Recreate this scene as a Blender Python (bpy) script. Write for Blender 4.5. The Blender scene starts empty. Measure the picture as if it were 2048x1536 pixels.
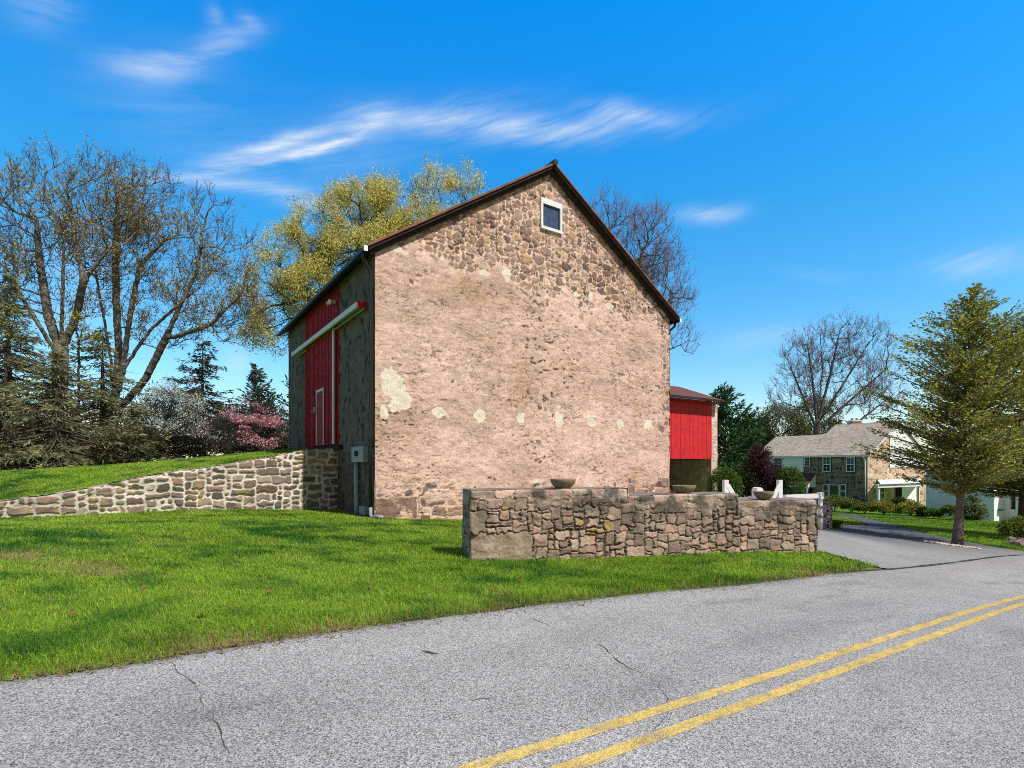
import bpy, math, random
import numpy as np
C = bpy.context.scene
COL = C.collection
F = 1077.0; CX = 1024.0; HY = 930.0; CAMH = 1.6
R_ = np.random.default_rng

# ------------------------------------------------------------------ numbers
def lin(r, g, b):
    f = lambda c: (c/255/12.92) if c/255 <= .04045 else ((c/255+.055)/1.055)**2.4
    return (f(r), f(g), f(b))

_tabs = {}
def vn(x, y, seed):
    t = _tabs.get(seed)
    if t is None:
        t = _tabs[seed] = R_(seed+991).random((256, 256))
    x = np.asarray(x, float); y = np.asarray(y, float)
    xi = np.floor(x).astype(int); yi = np.floor(y).astype(int)
    fx = x-xi; fy = y-yi
    fx = fx*fx*(3-2*fx); fy = fy*fy*(3-2*fy)
    a = t[xi & 255, yi & 255]; b = t[(xi+1) & 255, yi & 255]
    c = t[xi & 255, (yi+1) & 255]; d = t[(xi+1) & 255, (yi+1) & 255]
    return (a*(1-fx)+b*fx)*(1-fy)+(c*(1-fx)+d*fx)*fy

def fbm(x, y, seed, o=4, g=.5):
    s = 0; a = 1; n = 0
    for k in range(o):
        s = s+a*vn(x*2**k+17.3*k, y*2**k+9.1*k, seed+k); n += a; a *= g
    return s/n

def sst(a, b, x):
    t = np.clip((x-a)/(b-a), 0, 1); return t*t*(3-2*t)

def nrm(v):
    v = np.asarray(v, float); return v/np.maximum(np.linalg.norm(v, axis=-1, keepdims=True), 1e-9)

# ------------------------------------------------------------------ terrain
CTRL = []
def base_z(x):
    x = np.asarray(x, float)
    z = -.05*x
    z = np.where(x > 8, -.05*x-.00062*np.minimum(x-8, 28)**2-.035*np.maximum(x-36, 0)*0, z)
    z = np.where(x > 36, z-(-.05*(x-36))-.02*np.minimum(x-36, 40), z)
    return np.where(x < -20, 1.0+.01*np.minimum(-x-20, 60), z)
def far_drop(x, y):
    t = np.clip((x-24)/10, 0, 1); return -.033*np.clip(y-18, 0, 45)*(1-.6*t*t*(3-2*t))*np.clip((x-4)/10, 0, 1)
def roadpt(px, py):
    d = 1723.2/((py-HY)-.05*(px-CX)); return ((px-CX)/F*d, d)
for (px, py) in [(0,1365),(250,1328),(500,1290),(750,1252),(1000,1220),(1300,1185),(1500,1168),(1770,1140),(2048,1110),(915,1536),(1480,1365),(2048,1192),(200,1500),(1500,1250)]:
    x, y = roadpt(px, py); CTRL.append((x, y, -.05*x))
CTRL += [(-.83,9,.03),(2.5,9.9,-.05),(6.13,10.83,-.14),(-4.1,16.1,0.0),(-2.0,17.5,-.19),(1,19.6,-.3),(6.9,23.5,-.5),
         (-7.1,18.6,.05),(-10.5,16.3,.2),(-13.5,14.25,.2),(-5.3,17.7,.0),(-7,14,.16),(-3,13,.0),(10.2,17.9,-.51),(13.3,16.1,-.8),(3,16,-.25)]
_c = np.array(CTRL); SG = 3.0
_K = np.exp(-((_c[:,None,:2]-_c[None,:,:2])**2).sum(-1)/(2*SG*SG))+.004*np.eye(len(_c))
_W = np.linalg.solve(_K, _c[:,2]-base_z(_c[:,0])-far_drop(_c[:,0], _c[:,1]))
def H(x, y):
    x = np.asarray(x, float); y = np.asarray(y, float); z = base_z(x)+far_drop(x, y)
    for (cx, cy, _), w in zip(CTRL, _W):
        z = z+w*np.exp(-((x-cx)**2+(y-cy)**2)/(2*SG*SG))
    return z
def P(px, py, d):
    return np.array([(px-CX)/F*d, d, CAMH-(py-HY)/F*d])
def gpt(px, py, d0=2., d1=120.):
    for _ in range(60):                    # march then bisect on the terrain
        pass
    ds = np.linspace(d0, d1, 2400); x = (px-CX)/F*ds; z = CAMH-(py-HY)/F*ds
    u = np.nonzero(z < H(x, ds))[0]
    d = ds[u[0]] if len(u) else d1
    return np.array([(px-CX)/F*d, d, float(H((px-CX)/F*d, d))])
def on_line(A, D, px):                     # along-line distance where a plan line crosses the sight line of px
    k = (px-CX)/F; return (k*A[1]-A[0])/(D[0]-k*D[1])
def zat(py, depth): return CAMH-(py-HY)/F*depth

# ------------------------------------------------------------------ object helpers
ROOT = {}
def tag(o, label=None, cat=None, group=None, kind=None):
    if label: o['label'] = label
    if cat: o['category'] = cat
    if group: o['group'] = group
    if kind: o['kind'] = kind
    return o
def thing(name, loc, label, cat, group=None):
    o = bpy.data.objects.new(name, None); COL.objects.link(o); o.location = tuple(float(v) for v in loc)
    o.empty_display_size = .3
    ROOT[o.name] = np.array(o.location); return tag(o, label, cat, group)
def mesh(name, V, Fc, mat, parent=None, col=None, smooth=False, origin=None):
    """V (n,3); Fc array (m,k) or list of arrays; col (n,3) linear"""
    V = np.asarray(V, float)
    if parent is not None: org = ROOT[parent.name]
    elif origin is not None: org = np.asarray(origin, float)
    else: org = np.zeros(3)
    me = bpy.data.meshes.new(name)
    Fl = [np.asarray(f, dtype=np.int32) for f in (Fc if isinstance(Fc, list) else [Fc]) if len(f)]
    V32 = (V-org).astype(np.float32)
    loops = np.concatenate([f.ravel() for f in Fl]) if Fl else np.zeros(0, np.int32)
    tot = np.concatenate([np.full(len(f), f.shape[1], np.int32) for f in Fl]) if Fl else np.zeros(0, np.int32)
    st = np.concatenate([[0], np.cumsum(tot)[:-1]]).astype(np.int32) if len(tot) else tot
    me.vertices.add(len(V32)); me.vertices.foreach_set('co', V32.ravel())
    me.loops.add(len(loops)); me.loops.foreach_set('vertex_index', loops)
    me.polygons.add(len(tot)); me.polygons.foreach_set('loop_start', st); me.polygons.foreach_set('loop_total', tot)
    me.polygons.foreach_set('use_smooth', np.full(len(tot), bool(smooth)))
    me.update(calc_edges=True)
    if col is not None:
        a = me.attributes.new('Col', 'FLOAT_COLOR', 'POINT')
        c4 = np.ones((len(V32), 4), np.float32); c4[:, :3] = col
        a.data.foreach_set('color', c4.ravel())
    me.materials.append(mat)
    o = bpy.data.objects.new(name, me); COL.objects.link(o)
    if parent is not None:
        o.parent = parent
    else:
        o.location = tuple(org)
    ROOT[o.name] = org
    return o

class MB:
    def __init__(s): s.v = []; s.f = {}; s.n = 0
    def add(s, V, Fc):
        V = np.asarray(V, float); Fc = np.asarray(Fc, int)
        s.f.setdefault(Fc.shape[1], []).append(Fc+s.n); s.v.append(V); s.n += len(V); return s
    def box(s, o, U, V, W):
        o, U, V, W = (np.asarray(q, float) for q in (o, U, V, W))
        p = [o, o+U, o+U+V, o+V, o+W, o+U+W, o+U+V+W, o+V+W]
        return s.add(p, [(0,3,2,1),(4,5,6,7),(0,1,5,4),(1,2,6,5),(2,3,7,6),(3,0,4,7)])
    def abox(s, c, size):
        c = np.asarray(c, float); x, y, z = size
        return s.box(c-np.array([x/2, y/2, 0]), (x,0,0), (0,y,0), (0,0,z))
    def tube(s, pts, r, k=8, cap=True):
        pts = np.asarray(pts, float); n = len(pts)
        r = np.full(n, r) if np.isscalar(r) else np.asarray(r)
        T = nrm(np.gradient(pts, axis=0)); ref = np.array([0, 0, 1.]) if abs(T[0][2]) < .9 else np.array([1., 0, 0])
        A = nrm(np.cross(T, ref)); B = np.cross(T, A)
        an = np.linspace(0, 2*np.pi, k, endpoint=False)
        V = pts[:,None,:]+r[:,None,None]*(np.cos(an)[None,:,None]*A[:,None,:]+np.sin(an)[None,:,None]*B[:,None,:])
        V = V.reshape(-1, 3); q = []
        for i in range(n-1):
            for j in range(k): q.append((i*k+j, i*k+(j+1) % k, (i+1)*k+(j+1) % k, (i+1)*k+j))
        n0 = s.n; s.add(V, q)
        if cap:
            s.f.setdefault(k, []).append(np.array([[n0+j for j in range(k)][::-1]]))
            s.f[k].append(np.array([[n0+(n-1)*k+j for j in range(k)]]))
        return s
    def lathe(s, c, prof, k=24):
        c = np.asarray(c, float); an = np.linspace(0, 2*np.pi, k, endpoint=False); V = []; q = []
        for (r, z) in prof: V += [c+np.array([r*math.cos(a), r*math.sin(a), z]) for a in an]
        for i in range(len(prof)-1):
            for j in range(k): q.append((i*k+j, i*k+(j+1) % k, (i+1)*k+(j+1) % k, (i+1)*k+j))
        return s.add(V, q)
    def build(s, name, mat, parent=None, col=None, smooth=False, origin=None):
        return mesh(name, np.concatenate(s.v), [np.concatenate(f) for f in s.f.values()], mat, parent, col, smooth, origin)

def grid_faces(nr, nc, flip=False):
    i = np.arange(nr*nc).reshape(nr, nc)
    f = np.stack([i[:-1,:-1], i[:-1,1:], i[1:,1:], i[1:,:-1]], -1).reshape(-1, 4)
    return f[:, ::-1] if flip else f

# ------------------------------------------------------------------ materials
def mat_base(name, rough=.9, spec=.3):
    m = bpy.data.materials.new(name); m.use_nodes = True
    nt = m.node_tree; b = nt.nodes['Principled BSDF']
    b.inputs['Roughness'].default_value = rough
    b.inputs['Specular IOR Level'].default_value = spec
    return m, nt, b
def nd(nt, typ, **kw):
    n = nt.nodes.new(typ)
    for k, v in kw.items(): setattr(n, k, v)
    return n
def noise_var(nt, src, scale, lo, hi, detail=4., rough=.6, stretch=None):
    """multiply a colour socket by noise remapped to lo..hi (object coordinates)"""
    tc = nd(nt, 'ShaderNodeTexCoord'); n = nd(nt, 'ShaderNodeTexNoise')
    n.inputs['Scale'].default_value = scale; n.inputs['Detail'].default_value = detail; n.inputs['Roughness'].default_value = rough
    if stretch:
        mp = nd(nt, 'ShaderNodeMapping'); mp.inputs['Scale'].default_value = stretch
        nt.links.new(tc.outputs['Object'], mp.inputs['Vector']); nt.links.new(mp.outputs['Vector'], n.inputs['Vector'])
    else: nt.links.new(tc.outputs['Object'], n.inputs['Vector'])
    r = nd(nt, 'ShaderNodeMapRange'); r.inputs['From Min'].default_value = .3; r.inputs['From Max'].default_value = .7
    r.inputs['To Min'].default_value = lo; r.inputs['To Max'].default_value = hi
    nt.links.new(n.outputs['Fac'], r.inputs['Value'])
    mx = nd(nt, 'ShaderNodeVectorMath', operation='SCALE')
    nt.links.new(src, mx.inputs[0]); nt.links.new(r.outputs['Result'], mx.inputs['Scale'])
    return mx.outputs['Vector'], n.outputs['Fac']
def m_plain(name, col, rough=.6, spec=.4, var=.12, scale=6., bump=0., metal=0.):
    m, nt, b = mat_base(name, rough, spec); b.inputs['Metallic'].default_value = metal
    rgb = nd(nt, 'ShaderNodeRGB'); rgb.outputs[0].default_value = (*col, 1)
    o, f = noise_var(nt, rgb.outputs[0], scale, 1-var, 1+var)
    nt.links.new(o, b.inputs['Base Color'])
    if bump:
        bp = nd(nt, 'ShaderNodeBump'); bp.inputs['Strength'].default_value = bump; bp.inputs['Distance'].default_value = .02
        nt.links.new(f, bp.inputs['Height']); nt.links.new(bp.outputs['Normal'], b.inputs['Normal'])
    return m
def m_attr(name, rough=.92, spec=.2, var=.15, scale=18., bump=.3, dist=.01, var2=None):
    m, nt, b = mat_base(name, rough, spec)
    a = nd(nt, 'ShaderNodeAttribute', attribute_name='Col')
    o, f = noise_var(nt, a.outputs['Color'], scale, 1-var, 1+var)
    if var2: o, f2 = noise_var(nt, o, var2[0], 1-var2[1], 1+var2[1], 2.)
    nt.links.new(o, b.inputs['Base Color'])
    if bump:
        bp = nd(nt, 'ShaderNodeBump'); bp.inputs['Strength'].default_value = bump; bp.inputs['Distance'].default_value = dist
        nt.links.new(f, bp.inputs['Height']); nt.links.new(bp.outputs['Normal'], b.inputs['Normal'])
    return m
def m_leaf(name, trans=.35, rough=.6):
    m = bpy.data.materials.new(name); m.use_nodes = True; nt = m.node_tree
    out = nt.nodes['Material Output']; b = nt.nodes['Principled BSDF']
    b.inputs['Roughness'].default_value = rough; b.inputs['Specular IOR Level'].default_value = .25
    a = nd(nt, 'ShaderNodeAttribute', attribute_name='Col')
    nt.links.new(a.outputs['Color'], b.inputs['Base Color'])
    t = nd(nt, 'ShaderNodeBsdfTranslucent'); nt.links.new(a.outputs['Color'], t.inputs['Color'])
    mx = nd(nt, 'ShaderNodeMixShader'); mx.inputs[0].default_value = trans
    nt.links.new(b.outputs[0], mx.inputs[1]); nt.links.new(t.outputs[0], mx.inputs[2]); nt.links.new(mx.outputs[0], out.inputs['Surface'])
    return m
M = {}
M['stone'] = m_attr('stone', var=.16, scale=22, bump=.35, dist=.012, var2=(70, .14))
M['stucco'] = m_attr('stucco', var=.13, scale=18, bump=.6, dist=.014, var2=(60, .2))
M['ground'] = m_attr('soil', var=.25, scale=9, bump=.3, dist=.03)
M['leaf'] = m_leaf('leaf', .45)
M['needle'] = m_leaf('needle', .3)
M['grass'] = m_leaf('grass', .3, .55)
M['bark'] = m_attr('bark', var=.3, scale=9, bump=.5, dist=.03)
M['white'] = m_plain('white_paint', (.78,.79,.8), .55, .3, .06, 5)
M['cream_wood'] = m_plain('cream_wood', (.55,.53,.36), .7, .2, .1, 5)
M['red'] = m_plain('barn_red_paint', (.40,.020,.022), .6, .3, .28, 2.6)
M['red2'] = m_plain('bright_red_paint', (.60,.024,.032), .55, .3, .2, 3.0)
M['black'] = m_plain('dark_metal', (.022,.019,.018), .45, .4, .2, 6)
M['rust'] = m_plain('rusty_metal_roof', (.20,.075,.045), .6, .3, .6, 1.6, .1)
M['roofwood'] = m_plain('weathered_wood', (.035,.024,.019), .85, .2, .4, 5, .2)
M['grey'] = m_plain('grey_pvc', (.30,.37,.40), .5, .4, .08, 4)
M['galv'] = m_plain('galvanised_metal', (.27,.285,.29), .45, .4, .15, 9)
M['glass'] = m_plain('window_glass', (.012,.022,.045), .06, .8, .3, 2.0)
M['conc'] = m_plain('concrete_bowl', (.25,.195,.125), .9, .2, .25, 14, .3)
M['soilpot'] = m_plain('potting_soil', (.03,.02,.015), .95, .1, .3, 20, .3)
M['wingroof'] = m_plain('brown_shingle', (.14,.062,.045), .85, .2, .25, 12, .2)
M['siding'] = m_plain('white_siding', (.84,.86,.88), .6, .3, .05, 3)
M['whitewall'] = m_plain('painted_stone', (.80,.82,.84), .8, .2, .08, 5, .5)
M['dark'] = m_plain('dark_interior', (.02,.018,.016), .9, .1, .3, 3)
M['pebble'] = m_attr('pebble', var=.2, scale=30, bump=.2)
M['bluegrey'] = m_plain('slate_trim', (.05,.065,.085), .6, .3, .1, 4)
M['orange'] = m_plain('orange_red_cover', (.5,.06,.025), .6, .3, .2, 8)
# ------------------------------------------------------------------ rubble masonry patterns
def pack(nu, nv, seed, ws, hs, pre=()):
    """fill a cell grid with random stone rectangles; returns the id grid and the rectangles"""
    rng = random.Random(seed); g = -np.ones((nv, nu), int); rc = []
    for (u, v, w, h) in pre:
        u2, v2 = min(nu, u+w), min(nv, v+h)
        if u2 <= u or v2 <= v: continue
        g[v:v2, u:u2] = len(rc); rc.append((u, v, u2-u, v2-v))
    for v in range(nv):
        for u in range(nu):
            if g[v, u] >= 0: continue
            w, h = rng.choice(ws), rng.choice(hs)
            if rng.random() < .12: w, h = rng.choice(ws)+2, max(hs)
            k = 0
            while k < w and u+k < nu and g[v, u+k] < 0: k += 1
            k2 = k
            while u+k2 < nu and g[v, u+k2] < 0: k2 += 1
            if k2-k == 1: k += 1
            w = k; h = max(1, min(h, nv-v, w+1))
            if w >= 3*h+2: w = 3*h+1
            g[v:v+h, u:u+w] = np.where(g[v:v+h, u:u+w] < 0, len(rc), g[v:v+h, u:u+w]); rc.append((u, v, w, h))
    return g, np.array(rc, float)

class Masonry:
    def __init__(s, u0, v0, W, Hh, cell, seed, ws, hs, pre=(), warp=.5, rnd=.8):
        s.u0, s.v0, s.cell, s.seed, s.warp, s.rnd = u0, v0, cell, seed, warp, rnd
        s.nu, s.nv = int(W/cell)+2, int(Hh/cell)+2
        s.g, s.rc = pack(s.nu, s.nv, seed, ws, hs, pre)
        s.rand = R_(seed).random((len(s.rc), 6))
    def __call__(s, U, V):
        c = s.cell; a = (U-s.u0)/c; b = (V-s.v0)/c
        wa = s.warp
        a2 = a+wa*((fbm(a*.45, b*.45, s.seed+3, 2)-.5)*2.2+(fbm(a*1.6, b*1.6, s.seed+5, 2)-.5)*.8)
        b2 = b+wa*((fbm(a*.45, b*.45, s.seed+7, 2)-.5)*2.2+(fbm(a*1.6, b*1.6, s.seed+9, 2)-.5)*.8)
        ia = np.clip(np.floor(a2), 0, s.nu-1).astype(int); ib = np.clip(np.floor(b2), 0, s.nv-1).astype(int)
        sid = s.g[ib, ia]; r = s.rc[sid]
        du = a2-(r[...,0]+r[...,2]/2); dv = b2-(r[...,1]+r[...,3]/2)
        rd = np.minimum(s.rnd, np.minimum(r[...,2], r[...,3])*.48)
        qx = np.abs(du)-r[...,2]/2+rd; qy = np.abs(dv)-r[...,3]/2+rd
        sd = np.hypot(np.maximum(qx, 0), np.maximum(qy, 0))+np.minimum(np.maximum(qx, qy), 0)-rd
        return sd*c, sid, s.rand[sid], du*c, dv*c

def pal(rand, cols):
    cols = np.array(cols, float); return cols[np.minimum((rand*len(cols)).astype(int), len(cols)-1)]

def sheet_mesh(Vg, Cg, flip=False):
    nr, nc = Vg.shape[:2]
    return Vg.reshape(-1, 3), grid_faces(nr, nc, flip), Cg.reshape(-1, 3)
def merge(parts):
    V = []; Fc = []; Cc = []; n = 0
    for v, f, c in parts:
        V.append(v); Fc.append(f+n); Cc.append(c); n += len(v)
    return np.concatenate(V), np.concatenate(Fc), np.concatenate(Cc)

# ------------------------------------------------------------------ barn geometry
C0 = np.array([-4.1, 16.1]); Dg = np.array([.829, .559]); Ng = np.array([.559, -.829])
Dl = np.array([-.559, .829]); Nl = np.array([-.829, -.559])
GW = 13.27; BL = 12.0; ZE = 8.0; ZA = 12.35
def G3(u, o, z): p = C0+u*Dg+o*Ng; return np.array([p[0], p[1], z])
def L3(t, o, z): p = C0+t*Dl+o*Nl; return np.array([p[0], p[1], z])
def gpx(px, py, o=0.):
    A = C0+o*Ng; u = on_line(A, Dg, px); return u, zat(py, (A+u*Dg)[1])
def lpx(px, py, o=0.):
    A = C0+o*Nl; t = on_line(A, Dl, px); return t, zat(py, (A+t*Dl)[1])
def topz(u): return np.where(u < GW/2, ZE+(ZA-ZE)*u/(GW/2), ZA-(ZA-ZE)*(u-GW/2)/(GW/2))

barn = thing('stone_barn', (C0[0]+5, C0[1]+9, -.2), 'tall stone barn with worn tan stucco gable, red sliding door and attached red boarded shed', 'barn')

# gable wall --------------------------------------------------------
nc, nr = 560, 500
us = np.concatenate([np.linspace(0, GW, nc)])
tt = np.linspace(0, 1, nr)
U = np.repeat(us[None], nr, 0); Z0 = -1.0
Z = Z0+(topz(us)[None]-Z0)*tt[:, None]
mA = Masonry(0, 3, GW+.3, 10, .08, 11, [2,2,3,3,4,5,6], [2,2,3,3,4], warp=1.3, rnd=1.5)
mB = Masonry(0, -1.0, GW+.3, 5, .115, 12, [3,4,5,6,8], [2,3,4], pre=[(0,8,12,6),(12,8,1,5),(0,14,5,4),(0,18,3,3),(int(GW/.115)-8,8,9,6),(int(GW/.115)-4,14,5,5),(int(GW/.115)-6,19,7,4)], warp=.5, rnd=.8)
sa, ia, ra, dua, dva = mA(U, Z); sb, ib, rb, dub, dvb = mB(U, Z)
low = sst(1.15, 1.0, Z+.25*(fbm(U*.9, Z*.5, 40, 2)-.5))
uselow = low > .5
sd = np.where(uselow, sb, sa); rr = np.where(uselow[..., None], rb, ra)
dome = sst(.012, -.045, sd)
hs = dome*(.62+.38*rr[..., 0])+.10*(fbm(U*9, Z*9, 41, 3)-.5)
wig = 8.25+.9*(fbm(U*.45, Z*.2, 42, 3)-.5)*2-.5*np.exp(-((U-7.)/1.6)**2)-.25*np.exp(-((U-11)/2)**2)
up = sst(-.9, .75, Z-wig)
big = fbm(U*.55, Z*.55, 44, 4); med = fbm(U*2.2, Z*3.2, 46, 4)
pl = 1.24+.65*(big-.5)+1.0*(med-.5)
pl = pl-.83*up
band = np.exp(-((Z-4.25-.12*np.sin(U*.8))/.28)**2)*sst(1.0, 2.0, U)*sst(7.6, 5.6, U); pl -= .30*band
lo2 = sst(1.55, .25, Z+.5*(fbm(U*.8, Z*.6, 47, 3)-.5)); pl -= .55*lo2*np.where(U < 4.2, 1., .8)
pl -= .62*sst(GW-.95, GW-.3, U+.5*(fbm(U, Z*2.2, 48, 2)-.5)); pl -= .18*sst(.5, .12, U)*(med > .5)
streak = fbm(U*3.2+2.*(vn(U*.7, Z*.7, 3)-.5), Z*10, 49, 3, .6)
pl += .28*(streak-.5)
# trowelled lips and small gouges of old render
ridge = 1-np.abs(2*fbm(U*2.3, Z*8.0+1.6*vn(U*1.1, Z*1.1, 8), 50, 4)-1)
lip = .95*sst(.95, .99, ridge)*sst(.42, .60, fbm(U*1.3, Z*2.1, 53, 2))
pits = sst(.50,.64,fbm(U*.33+5, Z*.45, 51, 3))*sst(.73, .81, fbm(U*5.2, Z*9.5, 55, 2, .4))*sst(.35, .55, fbm(U*.7, Z*.9, 57, 2))
stone = sst(-.03, .03, hs-pl)
speck = sst(.66, .75, fbm(U*8.5, Z*15, 79, 2))*sst(.36, .6, fbm(U*.9, Z*1.1, 83, 3))
hgt = np.where(hs > pl, hs, pl)+.22*(1-stone)*(fbm(U*7+1.5*vn(U*1.3,Z*1.3,9), Z*15, 77, 3)-.5)-.16*speck*(1-stone)-.38*lip-.55*pits*(1-stone)
# creamy repair patches
cream = np.zeros_like(U)
for (px, py, wx, wz) in [(786,770,25,34),(800,800,20,30),(775,750,12,14),(768,826,7,16),(877,823,15,13),(959,828,12,13),(1040,834,10,10),(1119,840,12,15),(1183,840,11,15),(1240,846,8,12),(1296,849,11,12),(968,546,11,6),(1013,545,10,7),(1015,557,6,10),(1154,590,9,6),(1181,596,6,10),(792,497,10,7),(808,506,7,4),(1327,622,12,9),(1071,962,14,4),(1220,612,9,6)]:
    u, z = gpx(px, py); dd = (C0+u*Dg)[1]
    q = np.hypot((U-u)/(wx/F*dd*1.25), (Z-z)/(wz/F*dd))
    cream = np.maximum(cream, sst(1.08, .92, q*1.16+1.25*(fbm(U*5.5, Z*5.5, 58, 4)-.5)))
hgt = hgt*(1-cream)+cream*(1.02+.12*(med-.5)); stone = stone*(1-cream)
scol = pal(rr[..., 1], [(.27,.175,.13),(.33,.215,.16),(.22,.155,.125),(.36,.24,.165),(.29,.2,.165),(.19,.13,.105),(.33,.22,.13),(.30,.185,.15)])
scol = scol*1.14*(.55+.9*rr[..., 2:3])*(.55+.9*fbm(U*8, Z*8, 60, 3))[..., None]
t1 = fbm(U*.7, Z*.7, 62, 4); t2 = fbm(U*5, Z*7, 64, 4); t3 = fbm(U*.35, Z*1.1, 66, 3)
pc = np.array([.625,.438,.36])*np.ones(U.shape+(1,))
pc = pc*(.93+.14*fbm(U*2.6, Z*.22, 68, 3))[..., None]*(1-.36*sst(.5, .72, t1)[..., None]*np.array([.22,.25,.32]))
pc = pc*(.76+.48*t2)[..., None]*(.86+.28*fbm(U*16, Z*18, 67, 2))[..., None]
pc = pc*(1+(t3[..., None]-.5)*np.array([.25,.30,.38]))
pc = pc+(1-up)[..., None]*sst(4.2, .5, Z)[..., None]*np.array([.035,.012,.006])
pc = pc+up[..., None]*np.array([.10,.09,.085])+lo2[..., None]*np.array([.06,.04,.035])
yl = .35*sst(.68, .80, fbm(U*.8, Z*.8, 70, 3))[..., None]; pc = pc*(1-yl)+yl*np.array([.48,.31,.155])
dk = sst(.6, .74, fbm(U*.55, Z*1.3, 72, 3))[..., None]*sst(.4,.6,t2)[..., None]; pc = pc*(1-.24*dk)
pc = pc*(1-.34*speck*(1-cream))[..., None]*(1-.72*(pits*(1-cream))[..., None])*(1-.62*lip*(1-cream))[..., None]
gap = np.exp(-((hs-pl+.02)/.05)**2)*sst(.2, .6, hs)*(.4+1.0*vn(U*2.1, Z*2.1, 78)); pc = pc*(1-.62*np.clip(gap, 0, 1)[..., None])  # shadow outlines of exposed stones and cracks, painted into the plaster colour
crk = sst(-.06, -.0, sb)*low*(hs < .25); 
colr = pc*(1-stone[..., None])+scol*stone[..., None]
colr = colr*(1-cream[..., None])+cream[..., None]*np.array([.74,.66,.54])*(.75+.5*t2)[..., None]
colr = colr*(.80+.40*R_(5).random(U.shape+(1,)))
# recess behind the gable window
wu0, wz1 = gpx(1081, 395); wu1, wz0 = gpx(1123, 469)
wz0 = gpx(1102, 463)[1]; wz1 = gpx(1102, 402)[1]
hole = (U > wu0+.06) & (U < wu1-.06) & (Z > wz0+.06) & (Z < wz1-.06)
off = .055*(hgt-1.0); off = np.where(hole, -.25, off)
Vg = np.stack([C0[0]+U*Dg[0]+off*Ng[0], C0[1]+U*Dg[1]+off*Ng[1], Z], -1)
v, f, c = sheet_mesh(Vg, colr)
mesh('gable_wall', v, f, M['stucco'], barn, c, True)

# side wall (long wall with the door, in shade) -----------------------
def rough_wall(D0, D, N, L, z0, z1, seed, res, tint, cover=.85, name='side_wall'):
    ncx = int(L/res); nrx = int((z1-z0)/res)
    uu, zz = np.meshgrid(np.linspace(0, L, ncx), np.linspace(z0, z1, nrx))
    mm = Masonry(0, z0, L+.4, z1-z0, .085, seed, [2,3,3,4,5], [2,2,3,3], warp=.85, rnd=1.3)
    s1, i1, r1, _, _ = mm(uu, zz)
    h1 = sst(.012, -.045, s1)*(.6+.4*r1[..., 0])
    p1 = cover+.5*(fbm(uu*.6, zz*.6, seed+1, 4)-.5)+.7*(fbm(uu*2.4, zz*3, seed+2, 4)-.5)-.45*sst(2.2, 1.2, zz)
    pit = sst(.66, .74, fbm(uu*5.5, zz*4.2, seed+4, 2, .4))
    st = sst(-.03, .03, h1-p1)
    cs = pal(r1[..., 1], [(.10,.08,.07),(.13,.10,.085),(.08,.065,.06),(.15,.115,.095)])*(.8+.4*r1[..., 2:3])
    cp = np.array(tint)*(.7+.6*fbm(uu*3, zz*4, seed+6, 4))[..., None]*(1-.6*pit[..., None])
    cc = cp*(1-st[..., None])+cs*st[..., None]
    of = .04*(np.maximum(h1, p1)-1-.6*pit)
    V = np.stack([D0[0]+uu*D[0]+of*N[0], D0[1]+uu*D[1]+of*N[1], zz], -1)
    return sheet_mesh(V, cc, True)
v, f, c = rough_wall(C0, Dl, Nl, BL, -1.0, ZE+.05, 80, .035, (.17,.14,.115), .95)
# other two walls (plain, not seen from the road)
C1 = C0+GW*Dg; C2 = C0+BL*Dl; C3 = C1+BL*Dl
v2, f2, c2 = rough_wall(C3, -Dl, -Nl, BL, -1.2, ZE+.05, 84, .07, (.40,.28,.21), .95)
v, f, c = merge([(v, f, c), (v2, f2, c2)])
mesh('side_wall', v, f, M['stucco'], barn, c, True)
uu = np.linspace(0, GW, 150); q = np.linspace(0, 1, 120)
Zb = -1+(topz(uu)[None]+1)*q[:, None]; Ub = np.repeat(uu[None], 120, 0)
Vb = np.stack([C2[0]+Ub*Dg[0], C2[1]+Ub*Dg[1], Zb], -1)
cb = np.array([.4,.28,.21])*(.7+.6*fbm(Ub*2, Zb*2, 86, 4))[..., None]
v, f, c = sheet_mesh(Vb, cb, True); mesh('rear_wall', v, f, M['stucco'], barn, c, True)

# roof ---------------------------------------------------------------
OV = .30; RK0, RK1 = -.30, BL+.4; TH = .07
sl = (ZA-ZE)/(GW/2)
ze_top = ZE-OV*sl+.16; za_top = ZA+.16+.07
def roof_slab(side, th0, th1, k0, k1, ext=OV, lift=0.):
    """one slope as a slab between heights th0..th1 below the roof surface"""
    s0, s1 = (-ext, GW/2) if side < 0 else (GW+ext, GW/2)
    a0 = ZE-ext*sl+.23+lift; a1 = ZA+.23+lift
    mb = MB(); V = []
    for k in (k0, k1):
        for (s_, a_) in ((s0, a0), (s1, a1)):
            for th in (th0, th1):
                p = C0+s_*Dg+k*Dl; V.append((p[0], p[1], a_-th))
    # order: k0:s0 top,bot,s1 top,bot ; k1 the same
    mb.add(V, [(0,4,6,2),(1,3,7,5),(0,2,3,1),(4,5,7,6),(0,1,5,4),(2,6,7,3)])
    return mb
rp = roof_slab(-1, 0, .05, RK0, RK1).build('roof', M['rust'], barn)
roof_slab(1, 0, .05, RK0, RK1).build('roof', M['rust'], barn)
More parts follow.
